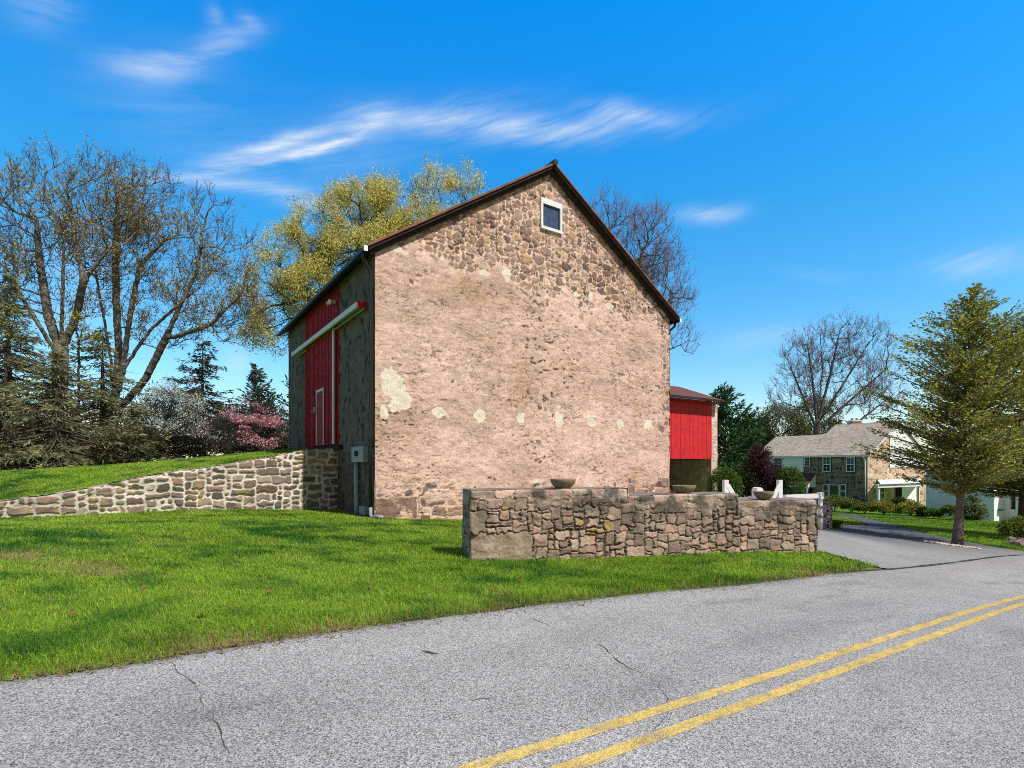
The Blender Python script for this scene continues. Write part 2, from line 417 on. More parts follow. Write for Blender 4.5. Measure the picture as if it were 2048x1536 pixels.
for sd_ in (-1, 1):
    roof_slab(sd_, .053, .15, RK0+.05, RK1-.05, OV-.03).build('roof_deck', M['roofwood'], barn)
    roof_slab(sd_, .153, .30, RK0+.17, RK0+.27, OV-.10).build('rake_board', M['roofwood'], barn)
    # standing seams on the sheet metal
    mb = MB()
    for k in np.arange(RK0+.02, RK1, .62):
        s0, s1 = (-OV, GW/2) if sd_ < 0 else (GW+OV, GW/2)
        p0 = C0+s0*Dg+k*Dl; p1 = C0+s1*Dg+k*Dl
        mb.box((p0[0], p0[1], ZE-OV*sl+.231), np.array([p1[0]-p0[0], p1[1]-p0[1], ZA-ZE+OV*sl]), np.array([*(Dl*.03), 0]), (0, 0, .03))
    mb.build('roof_seam', M['rust'], barn)
mb = MB(); a = C0+GW/2*Dg+(RK0-.05)*Dl; b_ = C0+GW/2*Dg+(RK1+.05)*Dl
n = 14; pts = [np.array([*(a+(b_-a)*i/n), ZA+.235]) for i in range(n+1)]
mb.tube(pts, .11, 8); mb.build('ridge_cap', M['black'], barn)

# gutters + downspouts -------------------------------------------------
for side in (-1, 1):
    s_ = -OV-.07 if side < 0 else GW+OV+.07; sg = side
    p0 = C0+s_*Dg+(RK0+.03)*Dl; zt = ZE-OV*sl+.17
    L = RK1-RK0-.06
    mb = MB(); W = np.array([*(Dg*.12), 0]); Ld = np.array([*(Dl*L), 0])
    o = np.array([p0[0], p0[1], zt-.12])-W/2
    mb.box(o, Ld, W, (0, 0, .02)); mb.box(o+np.array([0,0,.02]), Ld, W*.16, (0, 0, .10)); mb.box(o+W*.84+np.array([0,0,.02]), Ld, W*.16, (0,0,.10))
    gt = mb.build('gutter', M['black'], barn)
    mb = MB(); mb.box(o-np.array([*(Dl*.012), 0])+np.array([0,0,-.02]), np.array([*(Dl*.012), 0]), W, (0, 0, .16)); e = mb.build('end_cap', M['white'], gt)
t_, z_ = .09, 0
dpt = lambda t, o, z: L3(t, o, z)
pts = [dpt(-.05, OV+.07, 7.93), dpt(-.02, OV+.07, 7.72), dpt(.02, OV-.02, 7.60), dpt(.10, .14, 7.42), dpt(.12, .09, 7.28), dpt(.12, .09, 5), dpt(.12, .09, 2.5), dpt(.12, .09, .32)]
mb = MB(); mb.tube(pts, .05, 10); ds = mb.build('downspout', M['black'], barn, None, True)
gz = .02
pts = [dpt(.12, .09, .33), dpt(.12, .09, .08), dpt(.05, .10, gz), dpt(-.2, .02, gz-.05)]
e0 = dpt(.12,.09,.33)
ex = [e0, np.array([e0[0], e0[1], .12]), np.array([e0[0]+.05, e0[1]-.06, .02])]
for k_ in (.25, .48): 
    x_, y_ = e0[0]+k_*.95, e0[1]-.10-k_*.55; ex.append(np.array([x_, y_, float(H(x_, y_))+.075]))
mb = MB(); mb.tube(ex, [.055,.055,.058,.055,.055], 10); mb.build('drain_elbow', M['galv'], ds, None, True)
p = G3(GW+.09, -.12, 0)
pr = [np.array([*(C1+(OV+.07)*Dg+.0*Dl), 7.9]), np.array([*(C1+(OV+.05)*Dg+.05*Dl), 7.7]), np.array([*(C1+.12*Dg+.12*Dl), 7.5]), np.array([*(C1+.09*Dg+.14*Dl), 7.2]), np.array([*(C1+.09*Dg+.14*Dl), .1])]
mb = MB(); mb.tube(pr, .05, 10); mb.build('downspout', M['black'], barn, None, True)

# gable window ---------------------------------------------------------
def gbox(mb, u0, u1, o0, o1, z0, z1):
    return mb.box(G3(u0, o0, z0), G3(u1, o0, z0)-G3(u0, o0, z0), G3(u0, o1, z0)-G3(u0, o0, z0), (0, 0, z1-z0))
def lbox(mb, t0, t1, o0, o1, z0, z1):
    return mb.box(L3(t0, o0, z0), L3(t1, o0, z0)-L3(t0, o0, z0), L3(t0, o1, z0)-L3(t0, o0, z0), (0, 0, z1-z0))
mb = MB(); w = .09
gbox(mb, wu0, wu1, -.02, .05, wz1-.2, wz1); gbox(mb, wu0, wu1, -.02, .07, wz0, wz0+.1)
gbox(mb, wu0, wu0+w, -.02, .048, wz0+.1, wz1-.2); gbox(mb, wu1-w, wu1, -.02, .048, wz0+.1, wz1-.2)
win = mb.build('window', M['white'], barn)
mb = MB(); gbox(mb, wu0+w, wu1-w, -.03, -.01, wz0+.1, wz1-.2)
M['paneblue'] = m_plain('dusty_glass', (.045,.075,.16), .35, .4, .35, 5.)
mb.build('pane', M['paneblue'], win)
mb = MB(); a_ = .045; gbox(mb, wu0+w, wu0+w+a_, -.008, .022, wz0+.1, wz1-.2); gbox(mb, wu1-w-a_, wu1-w, -.008, .022, wz0+.1, wz1-.2)
gbox(mb, wu0+w+a_, wu1-w-a_, -.008, .022, wz1-.245, wz1-.2); gbox(mb, wu0+w+a_, wu1-w-a_, -.008, .022, wz0+.1, wz0+.14)
mb.build('sash', M['bluegrey'], win)

# red door bay on the side wall -----------------------------------------
tR = lpx(678, 800)[0]; tL = lpx(611, 800)[0]; zdb = lpx(640, 894)[1]
zt0 = lpx(713, 605, .3)[1]
mb = MB()                      # boarding above and around the door, ribs every 18 cm
lbox(mb, tR, tL, -.05, .02, zdb, ZE-.05)
for k in np.arange(tR+.05, tL, .2): lbox(mb, k, k+.035, .02, .045, zdb, ZE-.05)
mb.build('board_panel', M['red'], barn)
sR = tR+.18; 
tj = lpx(660, 800)[0]
lp0, lp1 = lpx(668, 800, .12)[0], lpx(613, 800, .12)[0]
ztk = lpx(713, 612, .3)[1]
mb = MB(); lbox(mb, lp0, lp1, .06, .11, zdb+.03, ztk)
for k in np.arange(lp0+.12, lp1, .2): lbox(mb, k, k+.04, .11, .135, zdb+.03, ztk)
door = mb.build('sliding_door', M['red'], barn)
mb = MB(); lbox(mb, lp0-.02, lp0+.16, .11, .15, zdb+.03, ztk); mb.build('door_trim', M['white'], door)
d0, d1 = lpx(648, 800, .14)[0], lpx(633, 800, .14)[0]; zdt = lpx(641, 778, .14)[1]
mb = MB(); lbox(mb, d0, d0+.075, .137, .165, zdb+.04, zdt); lbox(mb, d1-.075, d1, .137, .165, zdb+.04, zdt); lbox(mb, d0+.075, d1-.075, .137, .165, zdt-.1, zdt)
mb.build('wicket_frame', M['white'], door)
mb = MB(); lbox(mb, d0+.08, d1-.08, .137, .15, zdb+.05, zdt-.11)
mb.build('wicket_door', M['red'], door)
zl = lpx(633, 821, .16)[1]
mb = MB(); lbox(mb, d1-.06, d1+.22, .14, .22, zl-.09, zl+.14); mb.tube([L3(d1-.02, .23, zl-.05), L3(d1-.02, .3, zl-.05), L3(d1+.14, .3, zl-.05)], .022, 8)
mb.build('latch', M['galv'], door)
# track cover: boxed white fascia with cream underside and red end
k0, k1 = lpx(713, 605, .34)[0], lpx(583, 700, .34)[0]; zc0 = lpx(713, 613, .34)[1]-.02
mb = MB(); lbox(mb, k0, k1, .32, .345, zc0, zc0+.17); tk = mb.build('door_track', M['white'], barn)
mb = MB(); lbox(mb, k0+.02, k1, .045, .318, zc0+.172, zc0+.195); lbox(mb, k0-.02, k0, .0, .345, zc0-.0, zc0+.195); mb.build('track_cap', M['red'], tk)
mb = MB(); lbox(mb, k0+.02, k1, .25, .318, zc0+.002, zc0+.05); lbox(mb, k0+.02, k1, .05, .12, zc0+.002, zc0+.05); mb.build('track_rail', M['cream_wood'], tk)
# stone lintel shelf under the door bay
mb = MB(); lbox(mb, tR-.5, BL-.02, .0, .16, zdb-.16, zdb-.005); mb.build('door_sill', M['roofwood'], barn)
# flood light
tf, zf = lpx(665, 603, .12)
mb = MB(); lbox(mb, tf-.05, tf+.07, .02, .10, zf-.05, zf+.05)
fl = mb.build('floodlight', M['white'], barn)
for dt in (-.10, .12):
    mb = MB(); a = L3(tf+dt*.6, .11, zf); b_ = L3(tf+dt*1.5, .27, zf-.06)
    mb.tube([a, a+(b_-a)*.4, b_], [.035, .06, .075], 10); mb.build('lamp_head', M['white'], fl)
# electric meter, conduit, small box on the shaded wall
m0, m1 = lpx(724, 900, .2)[0], lpx(701, 900, .2)[0]; z1_, z0_ = lpx(712, 893, .2)[1], lpx(712, 924, .2)[1]
mb = MB(); lbox(mb, m0, m1, .0, .17, z0_, z1_); mt_ = mb.build('meter_box', M['grey'], barn)
mb = MB(); a = L3((m0+m1)/2, .171, (z0_+z1_)/2+.02); b_ = L3((m0+m1)/2, .24, (z0_+z1_)/2+.02); mb.tube([a, b_], .085, 16); mb.build('meter_dial', M['glass'], mt_)
mb = MB(); lbox(mb, m1+.003, m1+.16, .02, .12, z0_+.12, z1_-.1); mb.build('switch_box', M['grey'], mt_)
tc_ = lpx(712, 980, .1)[0]
mb = MB(); mb.tube([L3(tc_, .09, z0_-.002), L3(tc_, .09, .9), L3(tc_-.04, .09, .4), L3(tc_-.04, .09, -.3)], .075, 12); mb.build('conduit', M['grey'], barn, None, True)
b0, b1 = lpx(729, 1015, .12)[0], lpx(718, 1015, .12)[0]; q0, q1 = lpx(723, 1029, .12)[1], lpx(723, 1012, .12)[1]
mb = MB(); lbox(mb, b0, b1, .0, .12, q0, q1); mb.tube([L3((b0+b1)/2, .06, q0-.003), L3((b0+b1)/2, .06, q0-.5)], .025, 8); mb.build('junction_box', M['grey'], barn)

# forebay wing (red boarded shed with its pier) ---------------------------
S_ = 5.0; A0 = C1+S_*Dl
def W3(u, o, z): p = A0+u*Dg+o*Ng; return np.array([p[0], p[1], z])
def wpx(px, py, o=0.):
    A = A0+o*Ng; u = on_line(A, Dg, px); return u, zat(py, (A+u*Dg)[1])
def wbox(mb, u0, u1, o0, o1, z0, z1):
    return mb.box(W3(u0, o0, z0), W3(u1, o0, z0)-W3(u0, o0, z0), W3(u0, o1, z0)-W3(u0, o0, z0), (0, 0, z1-z0))
uB = wpx(1422, 900)[0]; uP = wpx(1434, 900)[0]; zb0 = wpx(1400, 918)[1]; zev = wpx(1440, 800, .5)[1]
mb = MB(); bw = .405
for k in np.arange(.02, uB, bw):
    wbox(mb, k, min(k+bw-.022, uB), .02, .05, zb0, zev-.05)
wbox(mb, 0, uB, -.04, .018, zb0+.02, zev-.06)
mb.build('shed_siding', M['red2'], barn)
def stone_block(fr, u0, u1, o0, o1, z0, z1, seed, res, cell, cols, mort, name, parent, mat=None, ws=[2,3,4,5], hs=[2,2,3], origin=None, gapc=.012, amp=.035):
    """box faced with rubble on its three visible sides and a top"""
    parts = []
    for (pa, pb) in (((u0, o1), (u1, o1)), ((u0, o0), (u0, o1)), ((u1, o1), (u1, o0))):
        L = math.hypot(pb[0]-pa[0], pb[1]-pa[1]); n1 = max(3, int(L/res)); n2 = max(3, int((z1-z0)/res))
        qq, zz = np.meshgrid(np.linspace(0, 1, n1), np.linspace(z0, z1, n2))
        nn = (-(pb[1]-pa[1])/L, (pb[0]-pa[0])/L)
        mm = Masonry(0, z0, L+.4, z1-z0+.2, cell, seed+len(parts), ws, hs, warp=.55, rnd=.8)
        s1, i1, r1, du, dv = mm(qq*L, zz)
        stn = sst(gapc+.004, -.02, s1+gapc); of = amp*(stn*(.6+.4*r1[..., 0])-1)
        edge = np.minimum(qq, 1-qq)*L; of = of*sst(0, .03, edge)
        cc = pal(r1[..., 1], cols)*(.8+.4*r1[..., 2:3])*(.75+.5*fbm(qq*L*7, zz*7, seed+9, 3))[..., None]
        cc = cc*stn[..., None]+np.array(mort)*(1-stn[..., None])
        uq = pa[0]+(pb[0]-pa[0])*qq+nn[0]*of; oq = pa[1]+(pb[1]-pa[1])*qq+nn[1]*of
        base = fr(0, 0, 0); eu = fr(1, 0, 0)-base; eo = fr(0, 1, 0)-base
        Vv = base+uq[..., None]*eu+oq[..., None]*eo+np.stack([0*zz, 0*zz, zz], -1)
        parts.append(sheet_mesh(Vv, cc))
    base = fr(0, 0, 0); eu = fr(1, 0, 0)-base; eo = fr(0, 1, 0)-base
    n1 = max(3, int((u1-u0)/res)); n2 = max(3, int((o1-o0)/res))
    uq, oq = np.meshgrid(np.linspace(u0, u1, n1), np.linspace(o0, o1, n2))
    Vv = base+uq[..., None]*eu+oq[..., None]*eo+np.stack([0*uq, 0*uq, np.full_like(uq, z1)+.02*(fbm(uq*6, oq*6, seed, 2)-.5)], -1)
    parts.append(sheet_mesh(Vv, pal(vn(uq*3, oq*3, seed), cols)))
    v, f, c = merge(parts)
    return mesh(name, v, f, mat or M['stone'], parent, c, True, origin)
PINK = [(.62,.43,.36),(.68,.50,.42),(.54,.38,.32),(.70,.55,.46),(.48,.34,.28)]
stone_block(W3, uB+.003, uP, -.75, .03, -1.2, zev-.1, 120, .04, .10, PINK, (.72,.57,.49), 'corner_pier', barn)
# inner back wall, side wall of the open undercroft, and ceiling
mb = MB(); wbox(mb, 0, uB-.0, -5.2, -5.0, -1.2, zb0); wbox(mb, uB-.02, uB+.3, -5.0, -.76, -1.2, zb0-.05); M['pinkwall'] = m_plain('pink_stucco', (.60,.39,.35), .9, .1, .4, 3, .4)
mb.build('undercroft_wall', M['pinkwall'], barn)
mb = MB(); wbox(mb, 0, uB, -5.0, -.05, zb0+.03, zb0+.15); mb.build('undercroft_ceiling', M['dark'], barn)
mb = MB(); mb.box(W3(uB+.31,-5.2,-1.2), W3(uP,-5.2,0)-W3(uB+.31,-5.2,0), W3(uB+.31,-.76,0)-W3(uB+.31,-5.2,0), (0,0,zev+1.1)); mb.build('shed_wall', M['pinkwall'], barn)
# shed roof: ridge parallel to the gable wall
uE = wpx(1448, 803, .55)[0]; zr = zev+1.22; wd = 2.75+.55
for sg in (1, -1):
    mid = .55-wd
    o_e = .55 if sg > 0 else mid-wd
    mb = MB(); V = []
    for u_ in (-.4, uE):
        for (o_, z_) in ((o_e, zev), (mid, zr)):
            for th in (0, .09): V.append(W3(u_, o_, z_-th))
    mb.add(V, [(0,4,6,2),(1,3,7,5),(0,2,3,1),(4,5,7,6),(0,1,5,4),(2,6,7,3)])
    mb.build('shed_roof', M['wingroof'], barn)
mb = MB(); wbox(mb, 0, uE, .552, .66, zev-.14, zev-.02); mb.build('shed_gutter', M['black'], barn)
mb = MB(); wbox(mb, 0, uE-.1, .06, .52, zev-.22, zev-.17); mb.build('soffit', M['red'], barn)
# ------------------------------------------------------------------ front stone wall with stepped top
WA = np.array([-.72, 8.92]); WD = nrm(np.array([3.8, 1.0])); WN = np.array([WD[1], -WD[0]]); WT = .75
def FW(u, o, z): p = WA+u*WD+o*WN; return np.array([p[0], p[1], z])
def fpx(px, py=980, o=0.):
    A = WA+o*WN; u = on_line(A, WD, px); return u, zat(py, (A+u*WD)[1])
ua, ub_, uc, ud = fpx(940)[0], fpx(1258)[0], fpx(1476)[0], fpx(1635)[0]
zA = fpx(1000, 979.5)[1]; zB = fpx(1300, 990)[1]; zC = fpx(1560, 1000)[1]
print('wall', ua, ub_, uc, ud, zA, zB, zC)
ZW0 = -.55; cell = .053
rngp = random.Random(5); pre = [(0,int((.0-ZW0)/cell)-1,int(1.14/cell),10),(0,int((.5-ZW0)/cell),6,7)]
for (s0, s1, zt) in ((ua, ub_, zA), (ub_, uc, zB), (uc, ud, zC)):
    k = int(s0/cell); kt = int((zt-ZW0)/cell); hh = 3
    while k < int(s1/cell):
        w = rngp.choice([4,5,6,7,9]); w = min(w, int(s1/cell)-k)
        if int(s1/cell)-k-w < 3: w = int(s1/cell)-k
        pre.append((k, kt-hh+1, w, hh)); k += w
ku = int(ud/cell); pre += [(ku-4, int((.2-ZW0)/cell), 4, 8), (ku-3, int((-.2-ZW0)/cell), 3, 6)]
mF = Masonry(0, ZW0, ud+1.5, zA-ZW0+.2, cell, 33, [2,3,3,4,4,5,6], [1,2,2,3,3,4], pre=pre, warp=.8, rnd=.22)
WCOL = [(.36,.25,.20),(.41,.285,.23),(.30,.215,.175),(.46,.33,.265),(.33,.25,.185),(.25,.185,.155),(.38,.26,.21),(.43,.335,.275)]
def wall_face(u, z, du_off, zt):
    """returns relief and colours for wall face pattern coordinates"""
    s1, i1, r1, a1, b1 = mF(u+du_off, z)
    topn = sst(.42, .12, zt-z+.14*(fbm(u*1.5, z*2, 91, 3)-.5))   # lime mortar fills the joints of the upper courses
    g = .0028*(1-.3*topn)+.009*sst(.52,.75,fbm(u*2.4,z*2.4,95,2)); stn = sst(.0, -.012, s1+g)
    tilt = (r1[..., 2]-.5)*a1*.22+(r1[..., 3]-.5)*b1*.28
    rough = (fbm(u*3.2+z*2, z*4-u, 89, 3)-.5)*.05+(fbm(u*7, z*7, 92, 4)-.5)*.035+(fbm(u*24, z*24, 94, 2)-.5)*.012
    deep = -.036+.022*topn
    h_ = deep*(1-stn)+stn*(-.008+r1[..., 0]*.010+tilt*.6+rough*.9)
    cs = pal(r1[..., 1], WCOL)*(.78+.44*r1[..., 4:5])*(.70+.6*fbm(u*6, z*6, 96, 4))[..., None]
    oc = sst(.62, .72, fbm(u*1.3, z*1.8, 97, 3))[..., None]*sst(.5, .8, r1[..., 5])[..., None]
    cs = cs*(1-oc)+oc*np.array([.42,.29,.11])
    dirt = 1.15*sst(.70, .16, zt-z+.30*(fbm(u*2.2, z*1.2, 98, 4)-.5))[..., None]
    lich = sst(.40, .60, fbm(u*3.4, z*2.6, 99, 4))[..., None]
    cs = cs*(1-.72*dirt*lich)+dirt*lich*np.array([.045,.043,.036])
    wl = sst(.64, .74, fbm(u*8, z*8, 101, 3))[..., None]; cs = cs*(1-.4*wl)+.4*wl*np.array([.42,.38,.34])
    mo = np.array([.34,.29,.23])*topn[..., None]+np.array([.11,.085,.07])*(1-topn[..., None])
    mo = mo*(.75+.5*fbm(u*9, z*9, 93, 3))[..., None]*(1-.45*dirt*lich)
    return h_, (cs*stn[..., None]+mo*(1-stn[..., None]))*(.8+.4*R_(6).random(u.shape+(1,)))
parts = []
res = .0125
segs = [(ua, ub_, zA), (ub_, uc, zB), (uc, ud, zC)]
for k, (s0, s1, zt) in enumerate(segs):
    n1 = int((s1-s0)/res); n2 = int((zt-ZW0)/res)
    uu, zz = np.meshgrid(np.linspace(s0, s1, n1), np.linspace(ZW0, zt, n2))
    ztv = zt+.018*(fbm(uu*2.2, uu*0, 90, 3)-.5)*2-.0*uu
    zz = ZW0+(zz-ZW0)/(zt-ZW0)*(ztv-ZW0)
    h_, cc = wall_face(uu, zz, 0., ztv)
    rd_ = sst(.03, .0, ztv-zz); h_ = h_-.03*rd_
    if k == 0: h_ = h_-.02*sst(.03, 0, uu-s0)
    V = np.stack([WA[0]+uu*WD[0]+h_*WN[0], WA[1]+uu*WD[1]+h_*WN[1], zz], -1); parts.append(sheet_mesh(V, cc))
    # top
    n3 = int(WT/.02)
    u2, o2 = np.meshgrid(np.linspace(s0, s1, n1), np.linspace(-.03, -WT, n3))
    zt2 = zt+.018*(fbm(u2*2.2, u2*0, 90, 3)-.5)*2+.012*(fbm(u2*6, o2*6, 103, 3)-.5)
    ct = np.array([.20,.17,.145])*(.55+.9*fbm(u2*5, o2*5, 104, 4))[..., None]
    V = np.stack([WA[0]+u2*WD[0]+o2*WN[0], WA[1]+u2*WD[1]+o2*WN[1], zt2], -1); parts.append(sheet_mesh(V, ct))
    # back
    h2, cc2 = wall_face(uu[::2, ::2], zz[::2, ::2], .7, ztv[::2, ::2])
    V = np.stack([WA[0]+uu[::2, ::2]*WD[0]-(WT+h2)*WN[0], WA[1]+uu[::2, ::2]*WD[1]-(WT+h2)*WN[1], zz[::2, ::2]], -1); parts.append(sheet_mesh(V, cc2, True))
# ends and steps
def end_face(u_, zlo, zt, sgn, off):
    n1 = int(WT/res); n2 = max(4, int((zt-zlo)/res))
    oo, zz = np.meshgrid(np.linspace(0, WT, n1), np.linspace(zlo, zt, n2))
    h_, cc = wall_face(oo, zz, off, np.full_like(oo, zt))
    ed = np.minimum(np.minimum(oo, WT-oo), zt-zz); h_ = h_*sst(0, .04, ed)-.02*sst(.03, 0, ed)
    uo = u_+sgn*h_
    V = np.stack([WA[0]+uo*WD[0]-oo*WN[0], WA[1]+uo*WD[1]-oo*WN[1], zz], -1); parts.append(sheet_mesh(V, cc, sgn < 0))
end_face(ua, ZW0, zA, -1, 3.3); end_face(ub_, zB-.05, zA, 1, 1.7); end_face(uc, zC-.05, zB, 1, 2.9); end_face(ud, ZW0, zC, 1, 4.6)
v, f, c = merge(parts)
fwall = mesh('stone_wall', v, f, M['stone'], None, c, True, origin=FW(3, -.2, 0))
tag(fwall, 'low pinkish brown rubble wall stepping down to the right, three bowls standing on top', 'stone wall')
mb = MB(); mb.tube([FW(ua-.02, -.12, .45), FW(ua-.07, -.12, .45), FW(ua-.07, -.12, .55)], .012, 6); hk = mb.build('gate_hook', M['black'], fwall)

# bowls ------------------------------------------------------------------
def bowl_parts(root, r, h):
    prof = [(r*.42, .0), (r*.52, .012), (r*.74, h*.26), (r*.93, h*.64), (r, h*.94), (r*.985, h), (r*.93, h), (r*.88, h*.86), (r*.8, h*.8)]
    mb = MB(); mb.lathe(ROOT[root.name], prof, 40); mb.build('bowl_body', M['conc'], root, None, True)
    mb = MB(); mb.lathe(ROOT[root.name], [(r*.88, h*.82), (r*.5, h*.86), (.001, h*.87)], 24); mb.build('soil', M['soilpot'], root, None, True)
def bowl(px0, px1, zt, label, h):
    u, _ = fpx((px0+px1)/2, 980, -.23); p = FW(u, -.23, zt-.006)
    r = (px1-px0)/2/F*p[1]
    b = thing('planter_bowl', p, label, 'planter', 'round concrete bowls on the stone wall'); bowl_parts(b, r, h); return b
bowl(1100, 1152, zA, 'round grey concrete bowl on the highest step of the stone wall', .175)
bowl(1345, 1391, zB, 'round concrete bowl on the middle step of the stone wall, before the shed', .165)
bowl(1508, 1547, zC, 'tan concrete bowl on the lowest step of the stone wall, near the white gate', .165)

# ------------------------------------------------------------------ ramp retaining wall
t0r = lpx(676, 900)[0]; R0 = C0+t0r*Dl; RDv = Nl; RN = -Dl   # runs left from the barn, faces the camera
def rpx(px, py):
    s = on_line(R0, RDv, px); return s, zat(py, (R0+s*RDv)[1])
topc = [rpx(x, y) for (x, y) in [(676,897),(613,899),(560,910),(450,930),(300,951),(150,981),(60,994),(0,1004)]]
topc = sorted(topc); ts = np.array([a for a, b in topc]+[topc[-1][0]+3]); tz = np.array([b for a, b in topc]+[.25])
def ramp_top(s): return np.interp(s, ts, tz)
RL = ts[-1]; res = .02
def ramp_relief(u, z, zt):
    s1, i1, r1, a1, b1 = mR(u, z)
    g = .028+.032*(fbm(u*.9, z*.9, 130, 2)-.35); stn = sst(.012, -.02, s1+g)
    h_ = stn*(.012+.03*r1[..., 0]+(fbm(u*6, z*6, 131, 3)-.5)*.03)+(1-stn)*(-.02+.02*(fbm(u*8, z*8, 132, 2)-.5))
    cs = pal(r1[..., 1], [(.25,.185,.16),(.31,.225,.19),(.21,.165,.15),(.36,.27,.21),(.28,.20,.17),(.16,.135,.125),(.33,.21,.165),(.38,.30,.25)])
    cs = cs*(.55+.55*r1[..., 4:5])*(.6+.7*fbm(u*5, z*6, 133, 4))[..., None]
    oc = sst(.64, .74, fbm(u*1.6, z*1.6, 135, 3))[..., None]; cs = cs*(1-.6*oc)+.6*oc*np.array([.40,.30,.14])
    mo = np.array([.64,.585,.51])*(.5+.85*fbm(u*4, z*4, 136, 4))[..., None]
    cs = cs*(.82+.36*R_(7).random(u.shape+(1,)))
    dk = sst(5, 9.5, u+2*(fbm(u*.6, z*.6, 137, 2)-.5))[..., None]; mo = mo*(1-.25*dk)
    return h_, cs*stn[..., None]+mo*(1-stn[..., None])
cellr = .088; pre = []
rp_ = random.Random(8); k = 0
nu_ = int(RL/cellr)
mR = Masonry(0, -.6, RL+.4, 3.4, .092, 44, [2,3,4,4,5,6], [2,2,3], warp=.62, rnd=.75)
n1 = int(RL/res); n2 = int(2.6/res)
uu = np.repeat(np.linspace(0, RL, n1)[None], n2, 0); q = np.linspace(0, 1, n2)[:, None]
ztv = ramp_top(uu)+.07*(fbm(uu*2.0, uu*0, 138, 3)-.5); zz = -.6+(ztv+.6)*q
h_, cc = ramp_relief(uu, zz, ztv)
cap = sst(.20, .16, ztv-zz); h_ = h_+.03*cap*(fbm(uu*3, uu*0, 139, 2))-.05*sst(.04, 0, ztv-zz)
V1 = np.stack([R0[0]+uu*RDv[0]+h_*RN[0], R0[1]+uu*RDv[1]+h_*RN[1], zz], -1)
n3 = 24; u3 = np.repeat(np.linspace(0, RL, n1)[None], n3, 0); o3 = np.linspace(-.025, -.42, n3)[:, None]+0*u3
z3 = ramp_top(u3)+.07*(fbm(u3*2.0, u3*0, 138, 3)-.5)+.03*(fbm(u3*4, o3*4, 140, 3)-.5)
s1, i1, r1, _, _ = mR(u3, 2.0-o3); stn = sst(.01, -.02, s1+.02)
ct = pal(r1[..., 1], [(.34,.22,.18),(.40,.27,.22),(.30,.2,.17)])*(.7+.6*fbm(u3*5, o3*5, 141, 3))[..., None]
ct = ct*stn[..., None]+np.array([.5,.46,.4])*(1-stn[..., None]); z3 = z3+.02*stn
V2 = np.stack([R0[0]+u3*RDv[0]+o3*RN[0], R0[1]+u3*RDv[1]+o3*RN[1], z3], -1)
v, f, c = merge([sheet_mesh(V1, cc, True), sheet_mesh(V2, ct, True)])
rw = mesh('retaining_wall', v, f, M['stone'], None, c, True, origin=(R0[0]-3, R0[1]-2, .1))
tag(rw, 'long retaining wall of dark stones in pale mortar, sloping down left from the barn', 'retaining wall')

# ------------------------------------------------------------------ ground, road, driveway
edge_px = [(0,1365),(120,1348),(250,1330),(380,1309),(500,1290),(620,1271),(750,1252),(870,1236),(1000,1220),(1150,1202),(1300,1185),(1500,1168),(1640,1154),(1770,1140),(1850,1130),(1950,1119),(2048,1110)]
E = np.array([roadpt(*p) for p in edge_px])
d0_ = nrm(E[1]-E[0]); d1_ = nrm(E[-1]-E[-4])
E = np.concatenate([[E[0]-d0_*60, E[0]-d0_*12], E, [E[-1]+d1_*15, E[-1]+d1_*70]])
def resample(Pn, step):
    L = np.concatenate([[0], np.cumsum(np.linalg.norm(np.diff(Pn, axis=0), axis=1))]); n = int(L[-1]/step)
    s = np.linspace(0, L[-1], n); return np.stack([np.interp(s, L, Pn[:, k]) for k in range(2)], 1)
Ed = resample(E, .12)
En = np.stack([np.gradient(Ed[:, 1]), -np.gradient(Ed[:, 0])], 1); En = nrm(En)
for _ in range(60): En[1:-1] = (En[:-2]+2*En[1:-1]+En[2:])/4
En = nrm(En); RWD = 6.0
def road_signed(x, y):
    """distance into the road from its lawn edge (positive on the road)"""
    x = np.asarray(x, float).ravel(); y = np.asarray(y, float).ravel(); out = np.full(len(x), -99.)
    Q = Ed[::2]; N = En[::2]
    for i in range(0, len(x), 20000):
        dx = x[i:i+20000, None]-Q[None, :, 0]; dy = y[i:i+20000, None]-Q[None, :, 1]
        j = np.argmin(dx*dx+dy*dy, 1); r = np.arange(len(j)); out[i:i+20000] = dx[r, j]*N[j, 0]+dy[r, j]*N[j, 1]
    return out
def inpoly(x, y, poly):
    x = np.asarray(x); y = np.asarray(y); c = np.zeros(x.shape, bool); n = len(poly)
    for i in range(n):
        (x0, y0), (x1, y1) = poly[i], poly[i-1]
        hit = ((y0 > y) != (y1 > y)) & (x < (x1-x0)*(y-y0)/((y1-y0) if y1 != y0 else 1e-9)+x0); c ^= hit
    return c
drv_px = [(1772,1139.5),(1700,1121),(1637,1103),(1636,1085),(1640,1058),(1690,1050),(1733,1049),(1720,1043),(1690,1034),(1655,1028),(1690,1027),(1720,1031),(1750,1040),(1800,1053),(1850,1066),(1900,1077),(1960,1089),(2048,1102)]
drv = [tuple(gpt(x, y)[:2]) for x, y in drv_px]
_in = np.array([.47, -.88])*.45; drv += [(drv[-1][0]+8, drv[-1][1]+3.2)]+[tuple(E[k]+_in) for k in (-2, -3, -4, -5, -6)]+[tuple(np.array(drv[0])+_in+np.array([.05, .05]))]
pW = FW(ud, -WT, 0)[:2]; yard = [tuple(FW(ud, -.1, 0)[:2]), drv[2], drv[4], (10.2, 19.5), (14, 30), (4, 30), tuple(C1+.2*Dg), tuple(C0+8.5*Dg+.3*Ng), tuple(FW(3.9, -WT-.2, 0)[:2]), tuple(FW(ud, -WT, 0)[:2])]
def on_drive(x, y): return inpoly(x, y, drv) | inpoly(x, y, yard)
def axis(lo, hi, seg):
    out = [np.array([lo])]
    for a, b, st in seg: out.append(np.arange(a, b, st))
    return np.unique(np.concatenate(out+[np.array([hi])]))
